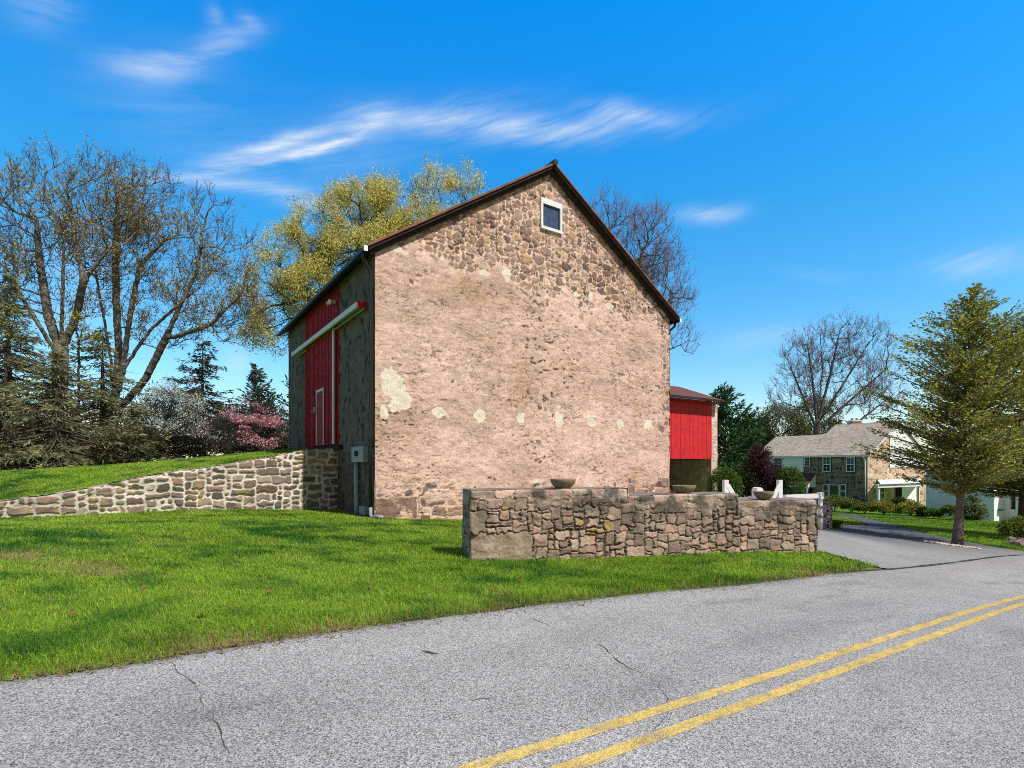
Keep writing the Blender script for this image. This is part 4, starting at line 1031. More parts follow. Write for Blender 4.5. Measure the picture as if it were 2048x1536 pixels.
def conifer(name, label, base, h, prof, seed, cols, nb=9, dz=.45, droop=.35, tipup=.2, spray=.38, dens=3, rt=.3, bark=(.09,.065,.05), z0=.06, group=None, cat='tree', rise=0., hang=.35, lean=(0,0), step=.3, wid=.3, trunkz=None, side=.55, jitter=.2, gap=None):
    """whorled evergreen; prof maps height fraction to branch length (m)"""
    rng = R_(seed); base = np.array(base, float); root = thing(name, base, label, cat, group)
    ax = lambda z: base+np.array([lean[0]*z/h, lean[1]*z/h, z])
    p0 = []; p1 = []; r0 = []; r1 = []; zz = np.linspace(-.3, h, 14)
    for a, b in zip(zz[:-1], zz[1:]):
        wob = lambda z: np.array([math.sin(z*1.1+seed), math.cos(z*.9+seed*2), 0])*.03*min(1, z/3 if z > 0 else 0)
        p0.append(ax(a)+wob(a)); p1.append(ax(b)+wob(b)); rr = lambda z: rt*max(.04, 1-max(z, 0)/h)*(1+.55*math.exp(-max(z, 0)/.35))
        r0.append(rr(a)); r1.append(rr(b))
    Sp = []; Sd = []; z = h*z0
    while z < h*.985:
        for k in range(max(3, int(nb*(.6+.4*(1-z/h))))):
            t = z/h+rng.normal()*.006; L = float(np.interp(t, prof[0], prof[1]))*(1-jitter+2*jitter*rng.random())
            if L < .12: continue
            az = rng.random()*2*np.pi; d = np.array([math.cos(az), math.sin(az), 0]); n = max(3, int(L/step)+1); s = np.linspace(0, 1, n)
            zz_ = L*(rise*s-droop*s**1.4+tipup*s**3); bend = rng.normal()*.12
            per_ = np.array([-d[1], d[0], 0]); zz_ = zz_ if gap is None else zz_-L*rise*s*max(0, .9-1.6*t)
            pts = ax(z+rng.normal()*dz*.4)+d*(L*s)[:, None]+per_*(bend*L*s**2)[:, None]+np.array([0, 0, 1.])*zz_[:, None]
            rb = .012+.012*L
            p0 += list(pts[:-1]); p1 += list(pts[1:]); r0 += list(rb*(1-.8*s[:-1])); r1 += list(rb*(1-.8*s[1:]))
            tan = nrm(np.gradient(pts, axis=0)); i0 = 0 if L < 1 else int(n*.12)
            for i in range(i0, n):
                for q in range(dens):
                    sg = rng.choice((-1, 1)); f = side*(L*.28)*(1-.75*s[i])*rng.random()
                    off = per_*sg*f+tan[i]*f*.6; Sp.append(pts[i]+off+rng.normal(size=3)*.05*min(1., L)-np.array([0, 0, hang*f*.5]))
                    Sd.append(tan[i]*.8+per_*sg*.75+np.array([0, 0, -hang*rng.random()+.12]))
        z += dz*(.7+.6*rng.random())
    wood_mesh('trunk', root, (np.array(p0), np.array(p1), np.array(r0), np.array(r1)), bark, seed)
    Sp = np.array(Sp); Sd = nrm(np.array(Sd))
    if gap is not None:
        k_ = fbm(Sp[:, 0]*gap[0]+Sp[:, 1]*gap[0]*.6, Sp[:, 2]*gap[0]*1.3+Sp[:, 1]*gap[0]*.5, seed+4, 2) > gap[1]; Sp, Sd = Sp[k_], Sd[k_]
    v, f, c = leaf_quads(Sp, spray, seed+1, cols, wid, Sd, jit=.3)
    lum = .6+.8*fbm(v[:, 0]*.9+v[:, 1]*.5, v[:, 2]*.9, seed+2, 3); mesh('crown', v, f, M['needle'], root, c*lum[:, None])
    return root

def shrub(name, label, c, rad, n, seed, cols, leaf=.07, group=None, cat='shrub', lump=.25, stemcol=(.06,.045,.035), aspect=.6, flat=.0):
    """leafy mound: leaves scattered through a lumpy ellipsoid, with stems inside"""
    rng = R_(seed); c = np.array(c, float); rad = np.array(rad, float)
    root = thing(name, c-np.array([0, 0, rad[2]*.8]), label, cat, group)
    d = nrm(rng.normal(size=(n, 3))); d[:, 2] = np.where(d[:, 2] < -.5, -d[:, 2]*.6, d[:, 2])
    lum = 1+lump*(fbm(d[:, 0]*2.3+seed, d[:, 2]*2.3+d[:, 1]*2.1, seed, 3)-.5)*2
    rr = lum*(1-.32*rng.random(n)**1.8); p = c+d*rr[:, None]*rad
    v, f, cc = leaf_quads(p, leaf, seed+1, cols, aspect, d+np.array([0, 0, .3]), jit=.8)
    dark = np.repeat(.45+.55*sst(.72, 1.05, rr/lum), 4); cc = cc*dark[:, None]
    mesh('foliage', v, f, M['leaf'], root, cc)
    k = 14; a = np.repeat((c-np.array([0, 0, rad[2]*1.0]))[None], k, 0); q = nrm(rng.normal(size=(k, 3))*np.array([1, 1, .3])+np.array([0, 0, .8])); b = c+q*rad*.7
    wood_mesh('stem', root, (a, b, np.full(k, .02), np.full(k, .008)), stemcol, seed+2)
    return root

BK = (.18,.16,.138); DK = (.055,.045,.042)
def W(px, py, d): return P(px, py, d)
def cr(px, py, d, wx, wz, wy=None):
    a = wx/F*d; return (W(px, py, d), (a, (wy if wy else a*.8), wz/F*d))
def zb(px, d): x = (px-CX)/F*d; return float(zsurf(x, d))
def bp(px, d): x = (px-CX)/F*d; return np.array([x, d, float(zsurf(x, d))-.1])
YG = [(.78,.70,.22),(.68,.65,.20),(.84,.74,.24),(.55,.53,.17),(.66,.54,.18)]
OL = [(.44,.36,.09),(.55,.40,.08),(.36,.30,.10),(.62,.46,.07),(.42,.26,.10)]

# two tall budding trees on the left --------------------------------------------
d = 38.
deciduous('maple_tree', 'tallest budding tree at the left edge, grey trunk forking high above the spruces', 'tree', bp(122, d),
  [[bp(122, d), W(118, 780, d), W(122, 700, d)], [W(122, 700, d), W(98, 640, d+.5), W(82, 540, d+1), W(72, 440, d+1)], [W(122, 700, d), W(150, 640, d), W(168, 560, d-1), W(215, 500, d-1)],
   [W(122, 700, d), W(125, 600, d-.5), W(128, 480, d-1)], [W(120, 720, d), W(60, 620, d-1), W(10, 540, d-2)], [W(168, 560, d-1), W(150, 480, d), W(140, 400, d)]],
  [cr(85, 420, d, 75, 130), cr(20, 480, d, 85, 150), cr(190, 430, d, 90, 110), cr(-50, 500, d, 90, 150), cr(120, 540, d, 120, 110), cr(260, 470, d, 70, 100)], 800, 1001, .47, BK,
  OL, .15, 2, 3, 1.15, .017, bf=.45, up=.5, clus=.2, twcol=(.095,.08,.068), upw=.9, spread=.5)
d = 41.
deciduous('maple_tree', 'broad budding tree with several leaning limbs, second from the left edge', 'tree', bp(225, d),
  [[bp(225, d), W(222, 860, d), W(228, 810, d)], [W(228, 810, d), W(222, 720, d), W(205, 620, d), W(190, 540, d)], [W(228, 810, d), W(238, 700, d), W(232, 600, d), W(232, 480, d), W(235, 390, d)],
   [W(228, 810, d), W(245, 740, d-.6), W(262, 620, d-1), W(280, 530, d-1), W(330, 480, d-1)], [W(228, 830, d), W(290, 760, d-1), W(330, 680, d-1.5), W(360, 610, d-2), W(395, 540, d-2), W(410, 440, d-2)],
   [W(330, 680, d-1.5), W(420, 650, d-2), W(480, 590, d-2.5)], [W(245, 740, d-.6), W(300, 660, d), W(380, 590, d)]],
  [cr(240, 400, d, 70, 90), cr(300, 430, d, 70, 90), cr(205, 470, d, 80, 100), cr(345, 520, d, 80, 90), cr(420, 450, d-2, 45, 80), cr(470, 520, d-2, 45, 80), cr(420, 590, d-2, 90, 80), cr(480, 640, d-2, 60, 60), cr(330, 640, d, 80, 70)], 1050, 1011, .45, BK,
  OL+[(.55,.42,.05)], .15, 2, 3, 1.1, .016, bf=.45, up=.5, clus=.2, twcol=(.095,.08,.068), upw=.9, spread=.5)
# yellow green tree rising behind the barn
d = 46.
deciduous('flowering_maple', 'yellow green spring tree rising behind the barn roof', 'tree', bp(800, d),
  [[bp(800, d), W(800, 760, d), W(798, 700, d)], [W(798, 700, d), W(760, 600, d), W(720, 500, d)], [W(798, 700, d), W(830, 600, d), W(850, 480, d)], [W(798, 700, d), W(690, 640, d), W(600, 590, d)], [W(798, 700, d), W(900, 590, d), W(930, 480, d)]],
  [cr(740, 430, d, 70, 65), cr(800, 420, d, 65, 55), cr(880, 410, d, 65, 65), cr(940, 400, d, 42, 52), cr(660, 480, d, 75, 75), cr(690, 430, d, 45, 50), cr(590, 530, d, 75, 75), cr(560, 600, d, 80, 80), cr(640, 600, d, 90, 90), cr(740, 540, d, 110, 100), cr(850, 520, d, 110, 100), cr(540, 660, d, 60, 50)], 1500, 1021, .6, DK,
  YG, .15, 17, 3, .9, .014, bf=.4, up=.45, clus=.30, shell=.55)
# purple budded bare tree right of the barn
d = 48.
deciduous('bare_tree', 'bare tree with purplish buds showing behind the right slope of the barn roof', 'tree', bp(1225, d),
  [[bp(1225, d), W(1222, 800, d), W(1220, 740, d)], [W(1220, 740, d), W(1215, 600, d), W(1212, 470, d)], [W(1220, 740, d), W(1260, 620, d), W(1285, 500, d)], [W(1220, 740, d), W(1280, 660, d), W(1340, 600, d)], [W(1220, 760, d), W(1290, 720, d), W(1360, 690, d)]],
  [cr(1210, 460, d, 45, 75), cr(1255, 500, d, 65, 85), cr(1300, 500, d, 60, 85), cr(1330, 560, d, 55, 60), cr(1365, 610, d, 40, 22), cr(1370, 680, d, 32, 35), cr(1270, 610, d, 90, 80)], 800, 1031, .36, (.11,.09,.085),
  [(.30,.18,.19),(.22,.14,.15),(.34,.22,.21)], .11, 1, 4, 1.2, .013, bf=.4, up=.5, clus=.12, twcol=(.20,.125,.115), upw=1.2, spread=.5)
# bare tree behind the house
d = 78.
deciduous('bare_tree', 'fan shaped bare tree standing behind the stone house roof', 'tree', bp(1632, d),
  [[bp(1632, d), W(1632, 880, d), W(1634, 840, d)], [W(1634, 850, d), W(1625, 760, d), W(1615, 690, d)], [W(1634, 850, d), W(1660, 750, d), W(1680, 660, d)], [W(1634, 850, d), W(1685, 770, d), W(1735, 690, d)], [W(1634, 860, d), W(1690, 810, d), W(1770, 740, d)], [W(1634, 860, d), W(1600, 780, d), W(1575, 720, d)], [W(1634, 870, d), W(1720, 840, d), W(1785, 790, d)], [W(1634,850,d), W(1645,740,d), W(1640,660,d)]],
  [cr(1680, 670, d, 32, 40), cr(1650, 700, d, 55, 50), cr(1740, 690, d, 45, 50), cr(1770, 750, d, 32, 45), cr(1600, 720, d, 40, 60), cr(1580, 790, d, 45, 55), cr(1760, 800, d, 45, 35), cr(1680, 770, d, 90, 70)], 800, 1041, .46, (.11,.09,.085),
  [(.30,.17,.20),(.24,.15,.17)], .15, 1, 4, 1.5, .019, bf=.35, up=.5, clus=.12, twcol=(.15,.105,.115), upw=1.2, spread=.42, rmin=.022)
# light green leafing trees left of the house
GL = [(.12,.15,.035),(.17,.19,.04),(.09,.11,.035),(.2,.2,.06)]
for k, (px, dd, top, wx, sd_, lab) in enumerate([(1508, 84., 850, 45, 1051, 'small pale green tree between the dark pine and the purple shrub'), (1560, 92., 815, 60, 1055, 'leafing green tree left of the fan shaped bare tree'), (1632, 96., 800, 55, 1059, 'leafing green tree hidden behind the trunk of the fan shaped bare tree')]):
    mid = (top+940)/2
    deciduous('leafing_tree', lab, 'tree', bp(px, dd), [[bp(px, dd), W(px, 930, dd), W(px+3, 890, dd)]],
      [cr(px, mid-20, dd, wx*.8, (mid-top)*.75), cr(px-wx*.5, mid+20, dd, wx*.6, (mid-top)*.6), cr(px+wx*.5, mid+10, dd, wx*.6, (mid-top)*.6)], 420, sd_, .3, DK, GL, .34, 3, 3, 1.1, .03, bf=.5, clus=.4, group='leafing trees behind the house')

# evergreens on the left -------------------------------------------------------------
SP = [(.17,.19,.085),(.24,.25,.115),(.12,.135,.07),(.32,.31,.13),(.20,.22,.14)]
pf = lambda w: ([0, .05, .2, .5, .8, 1], [w*.85, w, w*.95, w*.62, w*.28, .05])
for px, dd, top, w, sd_, lab in [(18, 34., 555, 5.2, 1101, 'dense drooping spruce at the left edge, tallest of the spruces'), (115, 30., 700, 4.4, 1105, 'drooping spruce in front of the forked grey trunk'), (205, 36., 650, 4.2, 1109, 'spruce tucked between the two tall budding trees'), (-60, 30., 620, 4.2, 1113, 'spruce mostly cut off by the left edge of the picture'), (262, 34., 800, 3.0, 1117, 'low dark spruce below the leaning limbs')]:
    b = bp(px, dd); h = zat(top, dd)-b[2]
    conifer('spruce_tree', lab, b, h, pf(w), sd_, SP, nb=11, dz=.40, droop=.42, tipup=.22, spray=.32, dens=9, rt=.28, step=.24, wid=.2, hang=.6, jitter=.45, gap=(1.0, .42), group='spruces at the left of the lawn')
b = bp(405, 44.); conifer('spruce_tree', 'open gaunt spruce with drooping tiers between the budding tree and the barn', b, zat(668, 44.)-b[2], pf(4.6), 1121, [(.11,.11,.05),(.08,.08,.04),(.15,.135,.06)], nb=9, dz=.6, droop=.30, tipup=.25, spray=.36, dens=8, rt=.25, wid=.22, hang=.8, jitter=.35, group='spruces at the left of the lawn')
b = bp(515, 56.); conifer('fir_tree', 'hazy grey green fir behind the pink dogwood', b, zat(735, 56.)-b[2], pf(3.2), 1125, [(.10,.115,.08),(.14,.15,.09),(.08,.09,.07)], nb=10, dz=.45, droop=.1, tipup=.3, spray=.5, dens=6, rt=.2, wid=.25, hang=.3, rise=.3)
b = bp(585, 40.); conifer('pine_tree', 'dark green pine peeking out at the left corner of the barn', b, zat(755, 40.)-b[2], ([0, .1, .5, .85, 1], [1.6, 1.7, 1.4, .8, .2]), 1129, [(.018,.055,.018),(.03,.08,.022)], nb=6, dz=.7, droop=.0, tipup=.3, spray=.34, dens=5, rt=.18, wid=.3, hang=.1, rise=.3, step=.22)
# yellow green sapling by the forked trunk, and other low growth
deciduous('sapling', 'small yellow leaved sapling in front of the forked grey trunk', 'tree', bp(160, 35.), [[bp(160, 35.), W(158, 800, 35), W(157, 690, 35)]], [cr(155, 650, 35, 18, 20), cr(172, 678, 35, 16, 20), cr(138, 690, 35, 12, 18)], 70, 1131, .07, DK, [(.50,.46,.05),(.42,.38,.06)], .13, 2, 3, .5, .012, clus=.25)
deciduous('sapling', 'yellow green leaved sapling at the left picture edge', 'tree', bp(12, 31.), [[bp(12, 31.), W(10, 800, 31), W(12, 690, 31)]], [cr(8, 630, 31, 26, 35), cr(35, 665, 31, 18, 20), cr(5, 700, 31, 20, 20)], 80, 1135, .07, DK, [(.42,.40,.06),(.30,.30,.06)], .13, 2, 3, .5, .012, clus=.2)
WHT = [(.82,.82,.76),(.75,.76,.66),(.4,.43,.2),(.85,.85,.82)]
deciduous('dogwood_tree', 'white blossoming small tree with dark arching branches left of the pink one', 'tree', bp(318, 36.), [[bp(318, 36.), W(320, 880, 36)], [W(320, 880, 36), W(340, 820, 36), W(350, 780, 36)], [W(320, 880, 36), W(370, 850, 36)], [W(320, 880, 36), W(295, 830, 36)]],
  [cr(345, 840, 36, 55, 50), cr(395, 850, 36, 42, 42), cr(300, 850, 36, 40, 42), cr(360, 800, 36, 45, 35), cr(420, 870, 36, 30, 25)], 420, 1141, .13, DK, WHT, .095, 4, 3, .8, .012, tier=(.7, 1.6, .46), clus=.25, bf=.4, rmin=.012)
PK = [(.86,.38,.46),(.88,.55,.58),(.80,.26,.36),(.88,.70,.68),(.6,.3,.3)]
deciduous('dogwood_tree', 'pink blossoming dogwood with flat tiers beside the barn corner', 'tree', bp(505, 33.), [[bp(505, 33.), W(505, 895, 33)], [W(505, 895, 33), W(460, 860, 33)], [W(505, 895, 33), W(530, 850, 33)], [W(505, 895, 33), W(500, 840, 33)]],
  [cr(475, 838, 33, 52, 14), cr(450, 858, 33, 38, 13), cr(520, 848, 33, 50, 18), cr(552, 860, 33, 34, 26), cr(495, 868, 33, 50, 14), cr(430, 886, 33, 24, 10), cr(540, 824, 33, 36, 16), cr(505, 818, 33, 32, 12), cr(500, 890, 33, 60, 11)], 600, 1151, .12, DK, PK, .10, 4, 4, .4, .01, clus=.08, tier=(.8, 3.2, .44), bf=.4, rmin=.01)
UN = [(.075,.09,.04),(.11,.115,.05),(.15,.135,.06),(.055,.065,.035)]
und = [(-20,930,34,60,34),(60,925,40,40,24),(245,905,32,46,32),(285,895,34,42,38),(340,893,38,52,32),(395,895,37,45,26),(455,892,38,48,22),(520,890,37,52,20),(565,885,36,26,24),(165,915,44,42,28),(310,850,52,55,60),(420,870,58,60,45),(100,900,56,90,60),(240,850,58,80,70),(540,860,60,50,40)]
for k, (px, py, dd, wx, wz) in enumerate(und):
    side_ = ['at the left edge below the spruces','below the edge of the forked trunk','right of the grey trunks','under the leaning limbs','below the white blossoms','between the white blossoms and the pink dogwood','beneath the left tiers of the pink dogwood','beneath the middle of the pink dogwood','against the barn corner','behind the spruce trunks','far behind the white blossoms, pale','far behind the pink dogwood, hazy','far behind the grey trunk, tall','far behind the leaning limbs, tallest','far behind the fir, hazy'][k]
    c = W(px, py, dd); c[2] = max(c[2], zb(px, dd)+.3)
    cols_ = UN if k < 10 else [(.10,.11,.06),(.14,.14,.08),(.08,.085,.05)]
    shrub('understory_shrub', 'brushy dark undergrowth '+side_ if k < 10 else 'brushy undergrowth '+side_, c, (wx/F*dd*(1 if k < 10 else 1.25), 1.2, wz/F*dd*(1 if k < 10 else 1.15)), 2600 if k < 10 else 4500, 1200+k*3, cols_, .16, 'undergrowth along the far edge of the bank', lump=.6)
c = W(85, 918, 37); shrub('forsythia_bush', 'small yellow blooming bush at the foot of the spruces', c, (1.1, .8, .55), 1200, 1250, [(.5,.36,.04),(.35,.28,.05),(.2,.18,.05)], .12)

# evergreen pine and shrubs right of the barn -------------------------------------------
b = bp(1446, 46.); conifer('pine_tree', 'dark green pine with upswept tips right of the red shed', b, zat(780, 46.)-b[2], ([0, .15, .45, .7, .9, 1], [2.8, 3.0, 2.5, 1.9, .9, .3]), 1301, [(.035,.10,.035),(.06,.14,.045),(.025,.07,.03),(.09,.18,.05)], nb=9, dz=.42, droop=-.05, tipup=.25, spray=.40, dens=8, rt=.2, wid=.3, hang=.1, rise=.35, step=.22, lean=(.3, 0))
BX_ = [(.085,.17,.03),(.13,.24,.04),(.06,.12,.025),(.18,.29,.05)]
def sh(name, label, px, py, dd, wx, wz, n, seed, cols, leaf, **k):
    c = W(px, py, dd); return shrub(name, label, c, (wx/F*dd, k.pop('dy', wx/F*dd*.9), wz/F*dd), n, seed, cols, leaf, **k)
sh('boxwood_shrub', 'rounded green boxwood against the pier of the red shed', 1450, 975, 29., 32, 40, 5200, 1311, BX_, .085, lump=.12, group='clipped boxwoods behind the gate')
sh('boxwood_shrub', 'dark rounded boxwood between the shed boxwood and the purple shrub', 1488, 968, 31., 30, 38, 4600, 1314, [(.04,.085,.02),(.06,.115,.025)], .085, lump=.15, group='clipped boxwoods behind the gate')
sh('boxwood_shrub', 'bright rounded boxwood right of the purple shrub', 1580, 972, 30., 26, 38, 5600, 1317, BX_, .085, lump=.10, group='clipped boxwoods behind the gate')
PU = [(.055,.018,.03),(.085,.025,.04),(.035,.014,.022),(.12,.04,.05)]
deciduous('plum_shrub', 'dark purple leaved shrub rising between the boxwoods', 'shrub', bp(1525, 31.), [[bp(1525, 31.), W(1525, 985, 31)]], [cr(1520, 940, 31, 22, 36), cr(1545, 965, 31, 22, 36), cr(1505, 965, 31, 20, 36), cr(1532, 985, 31, 34, 30), cr(1516, 915, 31, 8, 14)], 420, 1321, .07, (.05,.035,.035), PU, .10, 5, 4, .4, .009, clus=.12, rmin=.008, upw=1.2, spread=.4)

# the cedar by the driveway and the one behind it ---------------------------------------
tb = gpt(1915, 1089); dT = tb[1]
CE = [(.28,.31,.06),(.41,.42,.075),(.18,.21,.055),(.54,.48,.08),(.13,.16,.05)]
hC = zat(572, dT)-tb[2]
cprof = ([0, .19, .22, .30, .40, .5, .62, .72, .8, .88, .95, 1], [0, .0, 1.75, 2.15, 2.05, 1.75, 1.45, 1.15, .85, .55, .28, .06])
conifer('cedar_tree', 'large red cedar with a bare furrowed trunk beside the driveway', tb, hC, cprof, 1401, CE, nb=11, dz=.17, droop=.05, tipup=.05, spray=.10, dens=12, rt=.118, bark=(.16,.125,.10), z0=.20, rise=.62, hang=.25, lean=(.55, .1), step=.085, wid=.36, side=.75, jitter=.42, gap=(2.0, .36))
b2 = bp(2046, 20.5); b2[2] = float(H(b2[0], 20.5))-.1
conifer('cedar_tree', 'yellow green cedar at the right edge behind the driveway cedar', b2, zat(632, 20.5)-b2[2], ([0, .12, .3, .5, .7, .85, 1], [1.6, 2.4, 2.7, 2.5, 2.0, 1.3, .3]), 1411, [(.33,.33,.045),(.44,.40,.055),(.22,.23,.045),(.15,.15,.045)], nb=11, dz=.2, droop=.05, tipup=.1, spray=.12, dens=10, rt=.15, z0=.2, rise=.3, hang=.4, step=.12, wid=.4, side=.75, jitter=.5, gap=(1.6, .40))
# pebbles under the cedar
rng = R_(1500); k = 1500; ang = rng.normal(size=(k, 2)); pA = gpt(1850, 1083)[:2]; pB = gpt(1958, 1099)[:2]
t = rng.random(k); wdt = .30*np.sin(np.pi*np.clip(t*.95+.03, 0, 1))**.7
nrm_ = nrm(np.array([pB[1]-pA[1], pA[0]-pB[0]])); q = (rng.random(k)-.5)*2
x = pA[0]+(pB[0]-pA[0])*t+nrm_[0]*q*wdt; y = pA[1]+(pB[1]-pA[1])*t+nrm_[1]*q*wdt; s = .02+.035*rng.random(k); z = H(x, y)+.01
oct_ = np.array([(1,0,0),(0,1,0),(-1,0,0),(0,-1,0),(0,0,.7),(0,0,-.5)], float); V = np.stack([x, y, z], -1)[:, None]+oct_[None]*s[:, None, None]*(.7+.6*rng.random((k, 6, 1)))
i = np.arange(k)[:, None, None]*6; ft = np.array([(0,1,4),(1,2,4),(2,3,4),(3,0,4),(1,0,5),(2,1,5),(3,2,5),(0,3,5)])[None]
cp = np.repeat(np.array([.55,.5,.43])*(.5+.7*rng.random((k, 1))), 6, 0)
tag(mesh('gravel', V.reshape(-1, 3), (i+ft).reshape(-1, 3), M['pebble'], None, cp, True), 'strip of pale pebbles around the foot of the cedar', 'gravel', kind='stuff')

# shrubs in front of the house --------------------------------------------------------------
AZ = [(.15,.21,.035),(.23,.28,.045),(.10,.14,.03),(.30,.33,.05)]; AY = [(.28,.32,.045),(.38,.40,.055),(.19,.22,.035),(.52,.36,.05)]
for px, py, dd, wx, wz, col, lab, sd_ in [
   (1667,1008,46,27,17,AZ,'wide green azalea mound under the picture window of the stone house',1601), (1703,1012,45,17,13,AZ,'green azalea mound beside the wide one, left of the downspout',1603),
   (1730,1017,43,18,10,AZ,'low green mound below the lit corner of the stone house',1605), (1768,1016,42,20,13,AY,'yellow green azalea with orange tips in front of the porch',1607),
   (1798,1012,44,22,16,[(.05,.09,.025),(.08,.12,.03)],'dark rounded shrub between the two yellow azaleas at the porch',1609), (1820,1019,41,24,15,AY,'yellow green azalea left of the white porch post',1611),
   (1846,1026,40,9,10,[(.05,.08,.025),(.09,.12,.03)],'small dark shrub at the foot of the porch post',1613), (1867,1027,38,13,8,[(.13,.24,.02),(.17,.28,.02)],'small bright green clipped ball by the white wall',1615),
   (1900,1022,37,14,10,AZ,'small green shrub left of the cedar trunk by the white wall',1617)]:
    sh('azalea_shrub', lab, px, py, float(dd), wx, wz, 1500, sd_, col, .14, group='foundation shrubs in front of the house', lump=.25)
b = gpt(1945, 1040); conifer('variegated_shrub', 'upright pale edged conical shrub right of the cedar trunk', b, zat(988, b[1])-b[2], ([0, .1, .6, 1], [.75, .8, .42, .05]), 1621, [(.16,.19,.09),(.32,.34,.2),(.09,.12,.05),(.22,.25,.12)], nb=12, dz=.12, droop=.1, tipup=.2, spray=.14, dens=6, rt=.04, z0=.02, rise=.3, step=.1, wid=.5, cat='shrub')
pH = gpt(2040, 1082); shrub('hedge_shrub', 'green shrub at the right picture edge above a row of rocks', pH+np.array([.25, .1, .36]), (.75, .6, .42), 3600, 1625, AZ, .07, lump=.2)
for k, (px, py, s) in enumerate([(2022,1083,.17),(2034,1087,.2),(2046,1090,.24),(2040,1079,.2),(2058,1094,.25)]):
    p = gpt(px, py); rngk = random.Random(70+k); mb = MB(); prof = [(s*.3, -.08), (s, .0), (s*.92, s*.4), (s*.55, s*.75), (.004, s*.85)]
    mb.lathe(p, prof, 9); Vv = np.concatenate(mb.v); Vv = Vv+(R_(80+k).random(Vv.shape)-.5)*s*.42; Vv[:, 0] = p[0]+(Vv[:, 0]-p[0])*1.3
    fs = [np.concatenate(f) for f in mb.f.values()]
    o = mesh('rock', Vv, fs, M['stone'], None, np.array([.26,.22,.2])*(.7+.5*R_(90+k).random((len(Vv), 1))), False, origin=p)
    tag(o, ['small angular rock, leftmost of the row under the right edge shrub','brown angular rock second from the left under the right edge shrub','large angular rock in the middle of the row under the right edge shrub','angular rock set behind the others, close under the right edge shrub','rock cut off by the right picture edge'][k], 'rock', 'rocks edging the shrub bed')
# strap leaved clump by the gate pillar
pq = gpt(1666, 1056); rng = R_(1650); k = 170; az = rng.random(k)*6.28; L = .3+.25*rng.random(k)
root = thing('daylily_clump', pq, 'tuft of strap shaped green leaves at the foot of the gate pillar', 'plant')
dirs = np.stack([np.cos(az)*.55, np.sin(az)*.55, .9+0*az], -1); a0 = pq+np.stack([rng.normal(size=k)*.12, rng.normal(size=k)*.12, 0*az], -1); wv = np.stack([-np.sin(az), np.cos(az), 0*az], -1)*.014
md = a0+dirs*(L*.6)[:, None]; tp = md+np.stack([np.cos(az)*.5, np.sin(az)*.5, .05+0*az], -1)*(L*.5)[:, None]
V = np.stack([a0-wv, a0+wv, md+wv, tp, md-wv], 1).reshape(-1, 3); i = np.arange(k)*5
cc = np.repeat(pal(rng.random(k), [(.08,.16,.03),(.13,.22,.05),(.06,.12,.03)]), 5, 0); mesh('foliage', V, [np.stack([i, i+1, i+2, i+4], -1), np.stack([i+4, i+2, i+3], -1)], M['leaf'], root, cc)
# fallen brown leaves on the lawn
for k, (px, py) in enumerate([(144,1240),(403,1238),(538,1192),(730,1100),(741,1182),(1040,1168),(285,1185)]):
    p = gpt(px, py)+np.array([0, 0, .05]); rk = R_(400+k); a = rk.random()*6.28; u = np.array([math.cos(a), math.sin(a), .15])*.045; w_ = np.array([-math.sin(a), math.cos(a), .3])*.03
    o = mesh('fallen_leaf', np.array([p-u, p-u*.3+w_, p+u*.4+w_*.8, p+u*1.1, p+u*.35-w_*.9, p-u*.4-w_+np.array([0,0,.012])]), [np.array([[0,1,2,3]]), np.array([[0,3,4,5]])], M['leaf'], None, np.tile(np.array([.36,.18,.07]), (6, 1)), origin=p)
    tag(o, 'dry curled brown leaf lying in the lawn', 'leaf', 'fallen leaves on the lawn')
SKY_SAT = 1.25; SKY_HUE = 0.0; SKY = [(0, (2.1, 1.75, 1.55)), (90, (.4, .45, .45)), (24, (.65, 2.3, 2.45)), (42, (.06, 2.6, 3.4)), (52, (.2, .8, 1.05))]; CLOUD = (9., 9.6, 10.)
# ------------------------------------------------------------------ gate and fence
def gp_(px, py, d): return W(px, py, d)
dG = 17.6
gA = np.array([(1451-CX)/F*17.0, 17.0]); gB = np.array([(1640-CX)/F*17.9, 17.9]); gD = nrm(gB-gA); gN = np.array([gD[1], -gD[0]])
def gline(px): return on_line(gA, gD, px)
def GP(s, o, z): p = gA+s*gD+o*gN; return np.array([p[0], p[1], z])
def gz(s, py): p = gA+s*gD; return zat(py, p[1])
def gbx(mb, s0, s1, o0, o1, z0, z1): return mb.box(GP(s0, o0, z0), GP(s1, o0, z0)-GP(s0, o0, z0), GP(s0, o1, z0)-GP(s0, o0, z0), (0, 0, z1-z0))
def bar(mb, sa_, za, sb_, zb_, w, o0, o1):
    a = GP(sa_, o0, za); b_ = GP(sb_, o0, zb_); dv = nrm(b_-a); up_ = np.array([0, 0, 1.])-dv*dv[2]; up_ = nrm(up_)*w
    return mb.box(a-up_/2, b_-a, up_, GP(sa_, o1, za)-GP(sa_, o0, za))
